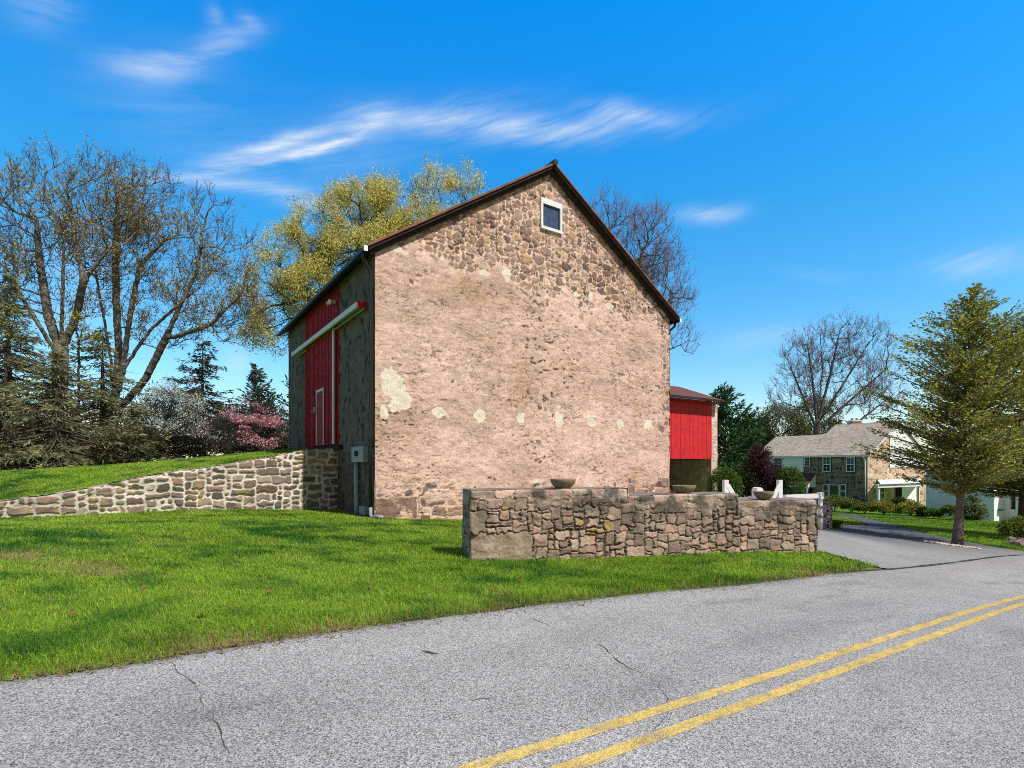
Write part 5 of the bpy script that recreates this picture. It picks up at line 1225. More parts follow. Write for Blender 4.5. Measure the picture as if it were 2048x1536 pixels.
def gate(label, s_hinge, s_free, sgn, top_py, rail_py):
    zg = float(H(*GP(s_hinge, 0, 0)[:2])); zt = gz(s_hinge, top_py); zr = gz(s_hinge, rail_py)
    root = thing('farm_gate', GP((s_hinge+s_free)/2, 0, zg), label, 'gate', 'white timber gates beyond the stone wall')
    mb = MB(); gbx(mb, s_hinge-.075, s_hinge+.075, -.06, .06, zg+.1, zt); mb.build('stile', M['white'], root)
    mb = MB(); gbx(mb, s_free-.06, s_free+.06, -.045, .045, zg+.1, zr+.05); mb.build('stile', M['white'], root)
    lo, hi = sorted((s_hinge+sgn*.077, s_free-sgn*.062))
    for k, z in enumerate((zr-.12, zr-.40, zr-.66, zg+.18)):
        mb = MB(); gbx(mb, lo, hi, -.03, .03, z, z+.12); mb.build('rail', M['white'], root)
    mb = MB(); bar(mb, s_hinge+sgn*.05, zt-.16, s_hinge+sgn*min(1.25, abs(s_free-s_hinge)-.1), zr-.75, .14, .032, .065); mb.build('brace', M['white'], root)
    return root
s1_, s2_, s3_, s4_ = gline(1451), gline(1508), gline(1559), gline(1569)
gate('white farm gate leaf hinged at its left tall stile, brace falling to the right', s1_, s2_-.12, 1, 960, 996)
gate('white farm gate leaf hinged at its right tall stile, brace rising to the right', s3_, s2_+.16, -1, 960, 998)
def post(label, s_, o, w, z1_, rounded=False, name='gate_post', dz=0):
    zg = float(H(*GP(s_, o, 0)[:2])); root = thing(name, GP(s_, o, zg), label, 'post')
    mb = MB()
    if rounded:
        pf_ = [(-w/2, 0), (w/2, 0), (w/2, z1_-zg-w*.35), (w*.36, z1_-zg-w*.1), (0, z1_-zg), (-w*.36, z1_-zg-w*.1), (-w/2, z1_-zg-w*.35)]
        fr_ = [GP(s_+a, o+w/2, zg+b) for a, b in pf_]; bk = [GP(s_+a, o-w/2, zg+b) for a, b in pf_]; n = len(pf_)
        mb.v.append(np.array(fr_+bk)); mb.f[n] = [np.array([list(range(n)), list(range(2*n-1, n-1, -1))])]; mb.f[4] = [np.array([(i, (i+1) % n, n+(i+1) % n, n+i) for i in range(n)])[:, ::-1]]; mb.n = 2*n
    else: gbx(mb, s_-w/2, s_+w/2, o-w/2, o+w/2, zg-.2, z1_)
    mb.build('post_shaft', M['white'], root); return root
post('white round topped post standing behind the tan bowl', s2_, .16, .24, gz(s2_, 974), True)
# long white gate at the right with its hinge post
s5, s6 = gline(1574), gline(1640); zg = float(H(*GP(s6, 0, 0)[:2])); zt = gz(s6, 985)
root = thing('bar_gate', GP((s5+s6)/2, 0, zg), 'white single bar fence panel running right from the gates to the square white end post', 'fence')
mb = MB(); zA_ = gz(s5, 990)
a = GP(s5-.06, .05, gz(s5, 999)); b_ = GP(s6+.02, .05, gz(s6, 996)); mb.box(a, b_-a, (0, 0, .15), GP(0, -.05, 0)-GP(0, .05, 0)); mb.build('rail', M['white'], root)
mb = MB(); gbx(mb, s6-.065, s6+.085, -.07, .085, gz(s6, 998), zt); mb.build('end_block', M['white'], root)
mb = MB(); gbx(mb, s6-.04, s6+.06, -.04, .06, zg-.2, gz(s6, 998)-.003); ps = mb.build('post_shaft', M['white'], root)
for py in (1013, 1032):
    mb = MB(); gbx(mb, s6-.065, s6+.075, -.05, .075, gz(s6, py+3), gz(s6, py-2)); mb.build('hinge_strap', M['galv'], ps)
mb = MB(); gbx(mb, s5-.10, s5+.02, -.07, .07, float(H(*GP(s5, 0, 0)[:2]))-.2, gz(s5, 990)); mb.build('post_shaft', M['white'], root)
mb = MB(); gbx(mb, s1_-1.6, s1_-.1, -.02, .02, gz(s1_, 985)-.06, gz(s1_, 985)); fr = mb.build('fence_rail', M['white'], None, None, False, origin=GP(s1_-.8, 0, 0))
tag(fr, 'short white rail reaching from the shed pier to the left gate', 'fence rail')
# small stone pillar
pp = np.array([(1652-CX)/F*18.3, 18.3]); zg = float(H(*pp))
def PL(u, o, z): return np.array([pp[0]+u*.96+o*.28, pp[1]+u*.28-o*.96, z])
o = stone_block(PL, -.13, .13, -.13, .13, zg-.2, zat(1006, 18.3), 700, .018, .055, [(.10,.08,.07),(.06,.05,.045),(.2,.15,.12),(.3,.22,.18)], (.62,.58,.52), 'gate_pillar', None, origin=(pp[0], pp[1], zg), gapc=.014)
tag(o, 'short stone pillar with white mortar beside the square white end post', 'pillar')
mb = MB(); zt = zat(1006, 18.3); mb.box(PL(-.16, -.16, zt+.003), PL(.16, -.16, 0)-PL(-.16, -.16, 0), PL(-.16, .16, 0)-PL(-.16, -.16, 0), (0, 0, .05)); mb.build('cap_stone', M['conc'], o)
# red orange bundle on the ground inside the shed
c = W3(wpx(1347, 985)[0], -1.2, 0); zg = .0
rng = R_(720); d_ = nrm(rng.normal(size=(300, 3))); d_[:, 2] = abs(d_[:, 2])
zc = zat(990, c[1]); cxy = np.array([(1347-CX)/F*c[1], c[1], zc-.05])
pts_ = cxy+d_*np.array([.45, .3, .30])*(.8+.3*rng.random((300, 1)))
v, f, cc = leaf_quads(pts_, .16, 721, [(.55,.07,.03),(.45,.05,.03),(.6,.14,.05)], .8)
root = thing('flower_clump', cxy-np.array([0, 0, .1]), 'clump of orange red flowers at the mouth of the open shed', 'flowers'); mesh('blossoms', v, f, M['leaf'], root, cc)

# ------------------------------------------------------------------ stone house
H0 = np.array([(1735-CX)/F*52., 52.]); HF = nrm(np.array([-.5, .866])); HG = nrm(np.array([.866, .5])); HN = -HG   # front runs left and back, gable runs right and back
zgH = zat(1008, 52.); zeH = zat(907, 52.); print('house', H0, zgH, zeH)
house = thing('stone_house', (H0[0]+2, H0[1]+5, zgH), 'two storey stone house with grey shingle roof, white siding bay and porch', 'house')
def HP(t, o, z): p = H0+t*HF+o*HN; return np.array([p[0], p[1], z])        # front plane, o outwards (towards the left)
HGn = -HF
def HQ(w, o, z): p = H0+w*HG+o*HGn; return np.array([p[0], p[1], z])       # gable plane, o outwards
def hpx(px, py, o=0.): A = H0+o*HN; t = on_line(A, HF, px); return t, zat(py, (A+t*HF)[1])
def bxf(fr, mb, a0, a1, o0, o1, z0, z1): return mb.box(fr(a0, o0, z0), fr(a1, o0, z0)-fr(a0, o0, z0), fr(a0, o1, z0)-fr(a0, o0, z0), (0, 0, z1-z0))
LM = 6.3; LT = 11.9; WM = 5.9; WL = 3.9; hs_ = (zat(843, (H0+WM*HG)[1])-zeH)/WM
zr1 = zeH+WM*hs_; zr2 = zeH+WL*hs_
def stone_face(fr, a0, a1, zlo, ztop, seed, cols, mort, flip=False, res=.07, cellh=.17):
    n1 = int((a1-a0)/res); aa = np.linspace(a0, a1, n1); zt = ztop(aa); n2 = int((zt.max()-zlo)/res); q = np.linspace(0, 1, n2)[:, None]
    A_ = np.repeat(aa[None], n2, 0); Z_ = zlo+(zt[None]-zlo)*q
    mm = Masonry(a0, zlo, a1-a0+.5, zt.max()-zlo+.5, cellh, seed, [2,2,3,3,4], [1,2,2,3], warp=.6, rnd=.9)
    s1, i1, r1, _, _ = mm(A_, Z_); stn = sst(.02, -.05, s1+.03)
    cc = pal(r1[..., 1], cols)*(.6+.7*r1[..., 2:3]); cc = cc*stn[..., None]+np.array(mort)*(1-stn[..., None])
    b0 = fr(0, 0, 0); ea = fr(1, 0, 0)-b0; eo = fr(0, 1, 0)-b0; of = .03*(stn-1)
    V = b0+A_[..., None]*ea+of[..., None]*eo+np.stack([0*Z_, 0*Z_, Z_], -1)
    return sheet_mesh(V, cc, flip)
HC = [(.20,.14,.10),(.27,.19,.135),(.13,.10,.08),(.33,.24,.165),(.17,.125,.095),(.09,.07,.06)]  # front wall palette, with the shade of that side put into the colour
HO = [(.48,.30,.16),(.55,.37,.22),(.40,.26,.16),(.60,.44,.28),(.33,.22,.15)]  # same house stone painted brighter for the sunlit gable end
pr_ = [stone_face(HP, 0, LT, zgH-1.5, lambda a: np.full_like(a, zeH+.05), 801, HC, (.27,.235,.19), False),
       stone_face(HQ, 0, 2*WM, zgH-1.5, lambda a: zeH+np.where(a < WM, a, 2*WM-a)*hs_, 805, HO, (.55,.46,.36), True)]
v, f, c = merge(pr_); mesh('wall', v, f, M['stone'], house, c, True)
mb = MB(); bxf(HP, mb, LM+.1, LT, -WL*2, -.06, zgH-1.5, zeH); bxf(HP, mb, .06, LM, -2*WM, -WM*1.9, zgH-1.5, zeH); mb.build('rear_wall', M['siding'], house)
# roofs
M['shingle'] = m_attr('grey_shingle', .9, .15, .18, 3.5, .2, .02, (9., .3))
def slope_sheet(name, t0, t1, w0, w1, ov, ext0=0., ext1=0.):
    """shingled slope from the eave (w0) to the ridge (w1), courses as small steps"""
    n1 = int((t1-t0+ext0+ext1)/.12); n2 = int(abs(w1-w0)/.05); tt_ = np.linspace(t0-ext0, t1+ext1, n1); ww = np.linspace(w0, w1, n2)
    Tt, Ww = np.meshgrid(tt_, ww); dist = np.abs(Ww-w0); course = dist/.16
    up_ = .018*(1-(course % 1)); zz = zeH+np.where(w1 > w0, Ww, w0+w1-Ww+ (w1-w0)*0)*hs_ if False else None
    ridge = w1; zz = (zr_(ridge)-(np.abs(Ww-ridge))*hs_)+.06+up_
    sh_ = vn(np.floor(course)*7.3+3, np.floor(Tt/.30+np.floor(course)*.37)*5.1, 810); c_ = np.array([.40,.335,.27])*(.72+.56*sh_)[..., None]
    c_ = c_*(.85+.3*fbm(Tt*.8, Ww*.8, 812, 3))[..., None]
    p = H0[None, None]+Tt[..., None]*HF+Ww[..., None]*HG
    return sheet_mesh(np.dstack([p, zz]), c_)
zr_ = lambda r: zr1 if abs(r-WM) < .01 else zr2
def roof_part(t0, t1, half, ext0, ext1):
    a = slope_sheet('', t0, t1, -.35, half, 0, ext0, ext1); b = slope_sheet('', t0, t1, 2*half+.35, half, 0, ext0, ext1)
    v, f, c = merge([a, b]); return mesh('roof', v, f, M['shingle'], house, c)
roof_part(0, LM, WM, .28, .0); roof_part(LM, LT, WL, .0, .3)
# exposed side of the taller roof, fascia and gutter
t_ = LM+.001; mb = MB()
V = [HP(LM+.01, 0, zeH), HP(LM+.01, -2*WM, zeH), HP(LM+.01, -WM, zr1)]; mb.v.append(np.array(V)); mb.f[3] = [np.array([[0, 1, 2]])]; mb.n = 3
mb.build('gable_infill', M['siding'], house)
mb = MB(); bxf(HP, mb, -.28, LT+.3, .28, .40, zeH-.30, zeH-.14); mb.build('gutter', M['white'], house)
mb = MB(); bxf(HP, mb, -.27, LT+.29, .0, .278, zeH-.21, zeH-.17); mb.build('soffit', M['white'], house)
mb = MB(); mb.tube([HP(.22, .34, zeH-.28), HP(.16, .10, zeH-.7), HP(.16, .10, zgH-.3)], .06, 8); mb.build('downspout', M['white'], house)
# rake trim
for (wa, wb) in ((-.35, WM), (2*WM+.35, WM)):
    za, zb_ = zr1-abs(wa-WM)*hs_, zr1; a = HQ(wa, .20, za-.14); b_ = HQ(wb, .20, zb_-.14); mb = MB(); mb.box(a, b_-a, (0, 0, .17), HQ(0, .27, 0)-HQ(0, .2, 0)); mb.build('rake_trim', M['white'], house)
# white boarded upper gable
wS = on_line(H0+.06*HGn, HG, 1780); n = 22; mb = MB()
for k in range(60):
    z0_ = zat(935, (H0+wS*HG)[1])+k*.19; 
    if z0_ > zr1-.2: break
    lim = max(0, (z0_+.19-zeH)/hs_); a0_, a1_ = max(wS, lim+.05), 2*WM-lim-.05
    if a1_-a0_ < .1: break
    bxf(HQ, mb, a0_, a1_, .02, .06, z0_, z0_+.178)
mb.build('gable_siding', M['siding'], house)
# chimney
cb = H0+(LM-1.6)*HF+(WM+.8)*HG; mb = MB(); mb.abox((cb[0], cb[1], zr1-1.2), (1.0, 1.0, 1.55)); ch = mb.build('chimney', M['pinkwall'], house)
mb = MB(); mb.abox((cb[0], cb[1], zr1+.353), (1.25, 1.25, .12)); mb.build('chimney_cap', M['white'], ch)
for dx in (-.25, .25):
    mb = MB(); mb.tube([(cb[0]+dx, cb[1], zr1+.476), (cb[0]+dx, cb[1], zr1+.72)], .13, 10); mb.build('chimney_pot', M['conc'], ch)
# white siding bay on the upper storey
tS0, zS0 = hpx(1606, 944); tS1 = hpx(1532, 930)[0]; mb = MB(); k = 0
wt0, wt1 = hpx(1566, 930)[0], hpx(1550, 930)[0]; wzt, wzb = hpx(1558, 914)[1], hpx(1558, 946)[1]
z = zS0
while z < zeH-.32:
    for (a0_, a1_) in ((tS0, wt0-.02), (wt1+.02, LT+.05)):
        if z > wzb-.2 or True: bxf(HP, mb, a0_, a1_, .02, .10-.02, z, min(z+.19, zeH-.31))
    z += .2
bxf(HP, mb, tS0-.1, tS0-.003, .02, .11, zS0, zeH-.31)
mb.build('siding_bay', M['siding'], house)
def window(fr, a0, a1, z0, z1, o, sashes=2, cols=2, rows=2, mat=None, sill=True, mw=.022, fw=.07, curtain=None, double=True):
    lo, hi = min(a0, a1), max(a0, a1); mb = MB()
    bxf(fr, mb, lo, lo+fw, o-.06, o+.04, z0, z1); bxf(fr, mb, hi-fw, hi, o-.06, o+.04, z0, z1); bxf(fr, mb, lo+fw, hi-fw, o-.06, o+.038, z0, z0+fw); bxf(fr, mb, lo+fw, hi-fw, o-.06, o+.038, z1-fw, z1)
    if double: bxf(fr, mb, lo+fw, hi-fw, o-.03, o+.03, (z0+z1)/2-.04, (z0+z1)/2+.04)
    for k in range(1, cols): x = lo+fw+(hi-lo-2*fw)*k/cols; bxf(fr, mb, x-mw/2, x+mw/2, o-.02, o+.015, z0+fw, z1-fw)
    tot = rows*(2 if double else 1)
    for k in range(1, tot):
        if double and k == rows: continue
        zq = z0+fw+(z1-z0-2*fw)*k/tot; bxf(fr, mb, lo+fw, hi-fw, o-.02, o+.012, zq-mw/2, zq+mw/2)
    w_ = mb.build('window', M['white'], house); mb = MB(); bxf(fr, mb, lo+fw, hi-fw, o-.05, o-.03, z0+fw, z1-fw); mb.build('pane', M['glass'], w_)
    if curtain:
        mb = MB(); bxf(fr, mb, lo+fw, hi-fw, o-.029, o-.024, (z0+z1)/2+.04, z1-fw-.1); mb.build('blind', M['blind'], w_)
    return w_
M['blind'] = m_plain('window_blind', (.09,.115,.12), .6, .3, .15, 3)
for (x0, x1) in ((1646, 1662), (1693, 1710)): window(HP, hpx(x1, 930)[0], hpx(x0, 930)[0], hpx(x0, 943.5)[1], hpx(x0, 914)[1], .06, curtain=True)
window(HP, hpx(1620.5, 920)[0], hpx(1609.5, 920)[0], hpx(1615, 933)[1], hpx(1615, 914)[1], .06, cols=2, rows=3, double=False, fw=.07)
window(HP, wt0, wt1, wzb, wzt, .08, curtain=True)
for (x0, x1) in ((1646, 1658), (1680, 1693)): window(HP, hpx(x1, 980)[0], hpx(x0, 980)[0], hpx(x0, 995)[1], hpx(x0, 968.5)[1], .06, cols=1, rows=1)
a0_, a1_ = hpx(1679.5, 980)[0], hpx(1658.5, 980)[0]; window(HP, a0_, a1_, hpx(1669, 995)[1], hpx(1669, 969)[1], .055, cols=1, rows=1, double=False, fw=.07)
# slate blue surrounds
for (x0, x1, y0, y1) in ((1645, 1663.3, 913, 944.5), (1692, 1711.3, 913, 944.5), (1608.3, 1621.5, 913, 934), (1645, 1694.3, 967.5, 996)):
    mb = MB(); bxf(HP, mb, hpx(x1, y0)[0], hpx(x0, y0)[0], -.05, .015, hpx(x0, y1)[1], hpx(x0, y0)[1]); mb.build('window_surround', M['bluegrey'], house)
# entrance canopy: small roof with white gable end and post
tc0, tc1 = hpx(1632, 960)[0], hpx(1588, 960)[0]; zc1 = hpx(1630, 946)[1]; zc0 = hpx(1615, 968)[1]
depth_ = 1.5; mb = MB()
V = [HP(tc0, .02, zc1), HP(tc1, .02, zc1), HP(tc0, depth_, zc0), HP(tc1, depth_, zc0)]; V += [q-np.array([0, 0, .07]) for q in V]
mb.add(V, [(0,1,3,2),(4,6,7,5),(0,2,6,4),(1,5,7,3),(2,3,7,6),(0,4,5,1)]); cn = mb.build('canopy', M['wingroof'], house)
mb = MB(); mb.v.append(np.array([HP(tc0-.015, .06, zc1-.1), HP(tc0-.015, depth_-.02, zc0-.1), HP(tc0-.015, .06, zc0-.3), HP(tc0-.015, depth_-.02, zc0-.3)])); mb.f[4] = [np.array([[0, 1, 3, 2]])]; mb.n = 4
bxf(HP, mb, tc0, tc1, depth_-.1, depth_-.02, zc0-.32, zc0-.1); mb.build('canopy_cheek', M['siding'], cn)
mb = MB(); bxf(HP, mb, tc0+.05, tc0+.2, depth_-.22, depth_-.11, zgH-.6, zc0-.33); mb.build('canopy_post', M['white'], cn)
mb = MB(); bxf(HP, mb, tc0+.4, tc0+1.5, .0, .05, zgH-.5, zc0-.45); mb.build('door', M['dark'], house)
# side porch in front of the gable
wp0 = on_line(H0+2.2*HGn, HG, 1757); wp1 = on_line(H0+2.2*HGn, HG, 1838)
wp0, wp1 = sorted((wp0, wp1)); zp = zat(974, (H0+wp0*HG)[1]); zp2 = zat(962, (H0+wp0*HG)[1])
print('porch', wp0, wp1, zp)
mb = MB(); bxf(HQ, mb, wp0-.4, wp1+.3, 2.0, 2.35, zp, zp+.32); pc_ = mb.build('porch_beam', M['white'], house)
mb = MB(); wi0 = on_line(H0, HG, 1754); wi1 = on_line(H0, HG, 1842); V = [HQ(wi0, .07, zp+.62), HQ(max(wi1, wp1), .07, zp+.62), HQ(wp0-.3, 2.5, zp+.40), HQ(wp1+.5, 2.5, zp+.40)]; V += [q-np.array([0, 0, .07]) for q in V]
mb.add(V, [(0,2,3,1),(4,5,7,6),(0,4,6,2),(1,3,7,5),(2,6,7,3),(0,1,5,4)]); mb.build('porch_roof', M['siding'], house)
for w_ in (wp0, wp1):
    mb = MB(); bxf(HQ, mb, w_-.09, w_+.09, 2.08, 2.26, zgH-1.2, zp-.003); mb.build('porch_post', M['white'], house)
mb = MB(); wi0 = on_line(H0, HG, 1758); wi1 = on_line(H0, HG, 1842); print('wi', wi0, wi1); wd_ = on_line(H0, HG, 1797); bxf(HQ, mb, wd_-.6, wd_+.5, .03, .09, zgH-.6, zp-.1); mb.build('door', M['dark'], house)
window(HQ, wi0+.1, on_line(H0, HG, 1767), zgH+.4, zp-.1, .08, cols=1, rows=1)
mb = MB(); bxf(HQ, mb, wd_+.51, wd_+3.5, .03, .07, zgH-.6, zp); mb.build('porch_siding', M['siding'], house)

# ------------------------------------------------------------------ white building at the right
W0 = gpt(1988, 1042)[:2]; zw = float(H(*W0)); print('white', W0, zw)
wb = thing('white_building', (W0[0], W0[1], zw), 'whitewashed wing at the right edge, partly hidden by the cedars', 'building')
def V0(t, o, z): p = W0+t*HF+o*HN; return np.array([p[0], p[1], z])
def rough_plane(p00, du, dz_, n1, n2, seed, amp=.03, zfn=None):
    a, b = np.meshgrid(np.linspace(0, 1, n1), np.linspace(0, 1, n2)); nv = nrm(np.cross(du, dz_)); h_ = amp*(fbm(a*np.linalg.norm(du)*2.5, b*np.linalg.norm(dz_)*3.5, seed, 4)-.5)
    V = np.array(p00)+a[..., None]*np.array(du)+b[..., None]*np.array(dz_)+h_[..., None]*nv
    return sheet_mesh(V, np.array([.86,.88,.9])*(.9+.2*fbm(a*9, b*7, seed+2, 3))[..., None])
hW = 3.9; e3 = lambda v2, s: np.array([v2[0]*s, v2[1]*s, 0])
p0 = np.array([*W0, zw-.6]); zv = np.array([0, 0, hW+.6])
tW = on_line(W0, HF, 1852); sW = on_line(W0, HG, 2007)
pl_ = [rough_plane(p0, e3(HF, tW), zv, 80, 80, 901), rough_plane(p0, e3(HG, sW), zv, 40, 80, 903)]
p1 = p0+e3(HG, sW); pl_.append(rough_plane(p1, e3(-HF, 2.2), zv, 60, 80, 905)); p2 = p1+e3(-HF, 2.2); pl_.append(rough_plane(p2, e3(HG, 4), zv, 60, 60, 907))
pL = p0+e3(HF, tW); pl_.append(rough_plane(pL, e3(HG, 6), zv, 60, 60, 909))
v, f, c = merge(pl_); mesh('wall', v, f, M['stone'] if False else m_attr('whitewash', .85, .2, .06, 5, .5, .02), wb, c, True)
mb = MB(); zt = zw+hW; mb.box(pL*[1,1,0]+np.array([0,0,zt+.003])-e3(HG,.3)+e3(HF,.3), e3(-HF, tW+.6), e3(HG, 6), (0,0,.14)); mb.box(p1*[1,1,0]+np.array([0,0,zt+.146])-e3(HG,.2), e3(-HF, 2.5), e3(HG, 4.3), (0,0,.14)); mb.build('roof', M['wingroof'], wb)
tw0 = on_line(p1[:2], -HF, 2022); tw1 = on_line(p1[:2], -HF, 2030.5); yy = (p1[:2]-tw0*HF)[1]
def V1(t, o, z): p = p1[:2]-t*HF+o*HN; return np.array([p[0], p[1], z])
mb = MB(); bxf(V1, mb, tw0, tw1, -.02, .05, zat(1018, yy), zat(982, yy)); w_ = mb.build('window', M['dark'], wb)
mb = MB(); bxf(V1, mb, tw0+.03, tw1-.03, .052, .06, zat(1016, yy), zat(984, yy)); mb.build('pane', M['glass'], w_)
sa0 = on_line(p0[:2]+.3*HGn, HG, 1999); 
mb = MB(); q = p0[:2]+.35*sW*HG; mb.box(np.array([*q, zat(1021, q[1])])+e3(HGn,.02), e3(HG, .45), e3(HGn, .3), (0,0,.1)); mb.build('window_sill', M['bluegrey'], wb)

# ------------------------------------------------------------------ light, sky, camera
az_s = math.atan2(.77, -.64)      # direction towards the sun, clockwise from +Y
EL = math.radians(53)
sd3 = np.array([math.sin(az_s)*math.cos(EL), math.cos(az_s)*math.cos(EL), math.sin(EL)])
L_ = bpy.data.lights.new('sun', 'SUN'); L_.energy = 5.0; L_.angle = math.radians(.53); L_.color = (1, .95, .875)
so = bpy.data.objects.new('sun', L_); COL.objects.link(so)
from mathutils import Vector
so.rotation_euler = Vector(tuple(sd3)).to_track_quat('Z', 'Y').to_euler(); so.location = (30, -20, 40)
w = bpy.data.worlds.new('World'); C.world = w; w.use_nodes = True; nt = w.node_tree; nt.nodes.clear()
lk = nt.links.new
out = nd(nt, 'ShaderNodeOutputWorld'); bg = nd(nt, 'ShaderNodeBackground'); bg.inputs['Strength'].default_value = .10; lk(bg.outputs[0], out.inputs[0])
sky = nd(nt, 'ShaderNodeTexSky', sky_type='NISHITA'); sky.sun_disc = False; sky.sun_elevation = EL; sky.sun_rotation = az_s; sky.air_density = 1.0; sky.dust_density = .4; sky.ozone_density = 2.5; sky.altitude = 100
def mth(op, a, b=None, c=None):
    n = nd(nt, 'ShaderNodeMath', operation=op)
    for i, v in enumerate((a, b, c)):
        if v is None: continue
        if isinstance(v, (int, float)): n.inputs[i].default_value = v
        else: lk(v, n.inputs[i])
    return n.outputs[0]
tc = nd(nt, 'ShaderNodeTexCoord'); sx = nd(nt, 'ShaderNodeSeparateXYZ'); lk(tc.outputs['Generated'], sx.inputs[0])
az = mth('MULTIPLY', mth('ARCTAN2', sx.outputs[0], sx.outputs[1]), 57.2958); el = mth('MULTIPLY', mth('ARCSINE', sx.outputs[2]), 57.2958)
# deepen the blue with height
hs2 = nd(nt, 'ShaderNodeHueSaturation'); hs2.inputs['Saturation'].default_value = SKY_SAT; hs2.inputs['Hue'].default_value = .5+SKY_HUE; hs2.inputs['Value'].default_value = 1.; lk(sky.outputs[0], hs2.inputs['Color'])
tint = nd(nt, 'ShaderNodeValToRGB'); lk(mth('DIVIDE', el, 90.), tint.inputs[0]); cr_ = tint.color_ramp
south = nd(nt, 'ShaderNodeMapRange', interpolation_type='SMOOTHSTEP'); lk(mth('SUBTRACT', sx.outputs[1], mth('MULTIPLY', sx.outputs[0], .45)), south.inputs['Value']); south.inputs['From Min'].default_value = .22; south.inputs['From Max'].default_value = -.25
for k, (e_, c_) in enumerate(SKY):
    q = cr_.elements[k] if k < 2 else cr_.elements.new(e_/90)
    q.position = e_/90; q.color = (*[v/4 for v in c_], 1)
mul = nd(nt, 'ShaderNodeMix', data_type='RGBA', blend_type='MULTIPLY'); mul.inputs['Factor'].default_value = 1; lk(hs2.outputs[0], mul.inputs['A']); lk(tint.outputs['Color'], mul.inputs['B'])
sc4 = nd(nt, 'ShaderNodeVectorMath', operation='SCALE'); sc4.inputs['Scale'].default_value = 4.; lk(mul.outputs['Result'], sc4.inputs[0])
# cirrus streaks, placed by azimuth and elevation
cv = nd(nt, 'ShaderNodeCombineXYZ'); lk(az, cv.inputs[0]); lk(el, cv.inputs[1])
nz = nd(nt, 'ShaderNodeTexNoise'); nz.inputs['Scale'].default_value = .14; nz.inputs['Detail'].default_value = 5; lk(cv.outputs[0], nz.inputs['Vector'])
sc_ = nd(nt, 'ShaderNodeSeparateColor'); lk(nz.outputs['Color'], sc_.inputs[0])
azw = mth('ADD', az, mth('MULTIPLY', mth('SUBTRACT', sc_.outputs[0], .5), 2.4)); elw = mth('ADD', el, mth('MULTIPLY', mth('SUBTRACT', sc_.outputs[1], .5), 1.4))
def p2ae(px, py): a = math.atan((px-CX)/F); return math.degrees(a), math.degrees(math.atan((HY-py)/F*math.cos(a)))
tot = None
STREAKS = [((330,345),(700,232),.55,.62),((420,322),(640,262),.40,.40),((340,352),(640,300),.32,.60),((540,312),(700,278),.40,.75),((610,298),(770,240),.55,1.0),((690,262),(800,226),.8,.55),((690,240),(1050,196),.9,.42),((800,232),(1360,236),1.1,.50),((860,255),(1250,250),.9,.40),((1150,208),(1370,240),.7,.45),((1180,205),(1260,195),.4,.3),((360,350),(560,385),.55,.60),((500,372),(660,410),.8,.55),((560,400),(680,405),.7,.35),((380,330),(900,250),2.6,.22),((200,125),(400,130),.9,.42),((330,135),(525,62),.8,.5),((470,20),(530,70),.6,.3),((410,20),(450,50),.7,.28),((1330,428),(1495,424),.75,.55),((1850,535),(2090,505),1.,.42),((1560,545),(1700,550),.5,.16),((0,18),(150,5),1.2,.35),((150,170),(500,200),3.,.14),((430,705),(500,735),1.4,.5),((1400,690),(1700,660),1.2,.22),((60,560),(240,600),3.5,.25)]
nw = nd(nt, 'ShaderNodeTexNoise'); nw.inputs['Scale'].default_value = 1.0; nw.inputs['Detail'].default_value = 7; nw.inputs['Roughness'].default_value = .68
cw = nd(nt, 'ShaderNodeCombineXYZ'); cs14, sn14 = math.cos(math.radians(13)), math.sin(math.radians(13))
lk(mth('MULTIPLY', mth('ADD', mth('MULTIPLY', azw, cs14), mth('MULTIPLY', elw, sn14)), .085), cw.inputs[0]); lk(mth('MULTIPLY', mth('SUBTRACT', mth('MULTIPLY', elw, cs14), mth('MULTIPLY', azw, sn14)), .8), cw.inputs[1]); lk(cw.outputs[0], nw.inputs['Vector'])
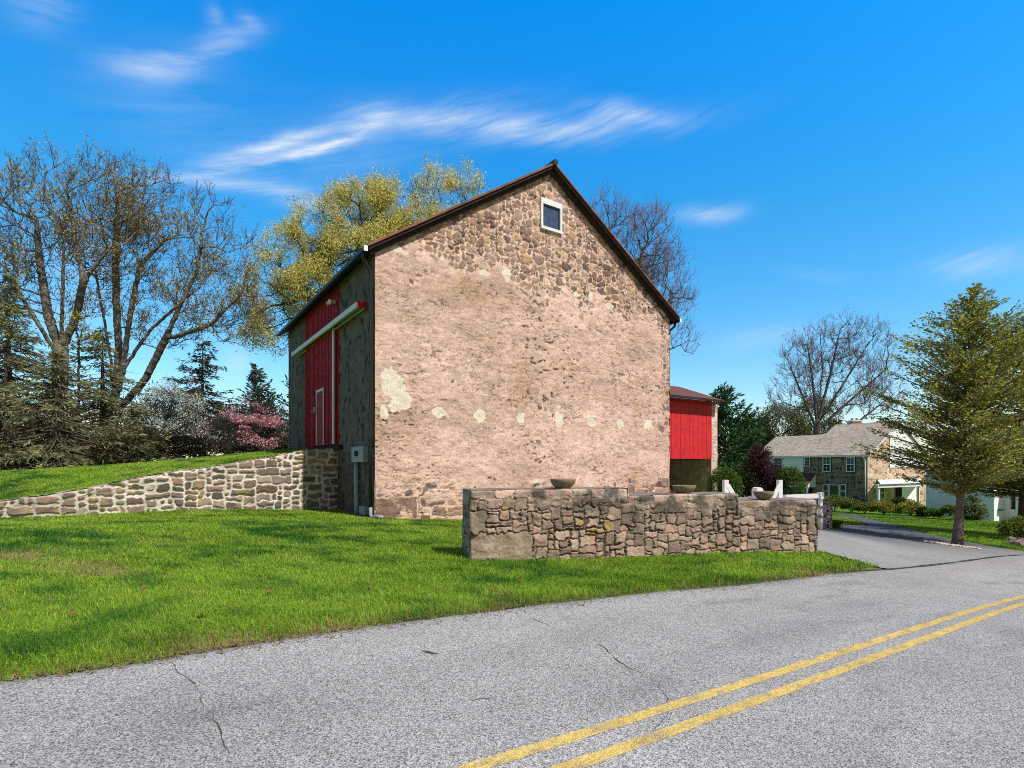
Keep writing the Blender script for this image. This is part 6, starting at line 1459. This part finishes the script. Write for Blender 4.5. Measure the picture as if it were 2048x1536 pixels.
for (a_, b_, wd_, st_) in STREAKS:
    (a0, e0), (a1, e1) = p2ae(*a_), p2ae(*b_); ca, ce = (a0+a1)/2, (e0+e1)/2; ln_ = math.hypot(a1-a0, e1-e0)/2*.85; th_ = math.atan2(e1-e0, a1-a0)
    da = mth('SUBTRACT', azw, ca); de = mth('SUBTRACT', elw, ce)
    u_ = mth('MULTIPLY', mth('ADD', mth('MULTIPLY', da, math.cos(th_)), mth('MULTIPLY', de, math.sin(th_))), 1/ln_)
    v_ = mth('MULTIPLY', mth('SUBTRACT', mth('MULTIPLY', de, math.cos(th_)), mth('MULTIPLY', da, math.sin(th_))), 1/wd_)
    g_ = mth('MULTIPLY', mth('EXPONENT', mth('MULTIPLY', mth('ADD', mth('MULTIPLY', u_, u_), mth('MULTIPLY', v_, v_)), -1.)), st_)
    tot = g_ if tot is None else mth('ADD', tot, g_)
wr = nd(nt, 'ShaderNodeMapRange'); lk(nw.outputs['Fac'], wr.inputs['Value']); wr.inputs['From Min'].default_value = .36; wr.inputs['From Max'].default_value = .66; wr.inputs['To Min'].default_value = .16; wr.inputs['To Max'].default_value = .80
cl = mth('MINIMUM', mth('MULTIPLY', tot, wr.outputs[0]), .93)
mc = nd(nt, 'ShaderNodeMix', data_type='RGBA'); lk(cl, mc.inputs['Factor']); wm = nd(nt, 'ShaderNodeMix', data_type='RGBA'); lk(south.outputs[0], wm.inputs['Factor']); lk(sc4.outputs[0], wm.inputs['A'])
dim = nd(nt, 'ShaderNodeMix', data_type='RGBA', blend_type='MULTIPLY'); dim.inputs['Factor'].default_value = 1; lk(sky.outputs[0], dim.inputs['A']); dim.inputs['B'].default_value = (.95, .70, .56, 1); lk(dim.outputs['Result'], wm.inputs['B'])
lk(wm.outputs['Result'], mc.inputs['A']); mc.inputs['B'].default_value = (*CLOUD, 1); lk(mc.outputs['Result'], bg.inputs[0])

cam = bpy.data.cameras.new('camera'); co = bpy.data.objects.new('camera', cam); COL.objects.link(co)
co.location = (0, 0, CAMH); co.rotation_euler = (math.radians(90), 0, 0); cam.sensor_width = 36; cam.lens = F/2048*36; cam.shift_y = (HY-768)/2048; cam.clip_start = .05; cam.clip_end = 3000
C.camera = co
C.render.engine = 'CYCLES'; C.cycles.max_bounces = 5; C.cycles.diffuse_bounces = 3; C.cycles.transparent_max_bounces = 4; C.cycles.use_denoising = False; C.cycles.filter_width = 1.0; C.cycles.sample_clamp_indirect = 4
C.view_settings.view_transform = 'Standard'; C.view_settings.look = 'None'; C.view_settings.exposure = 0; C.view_settings.gamma = 1
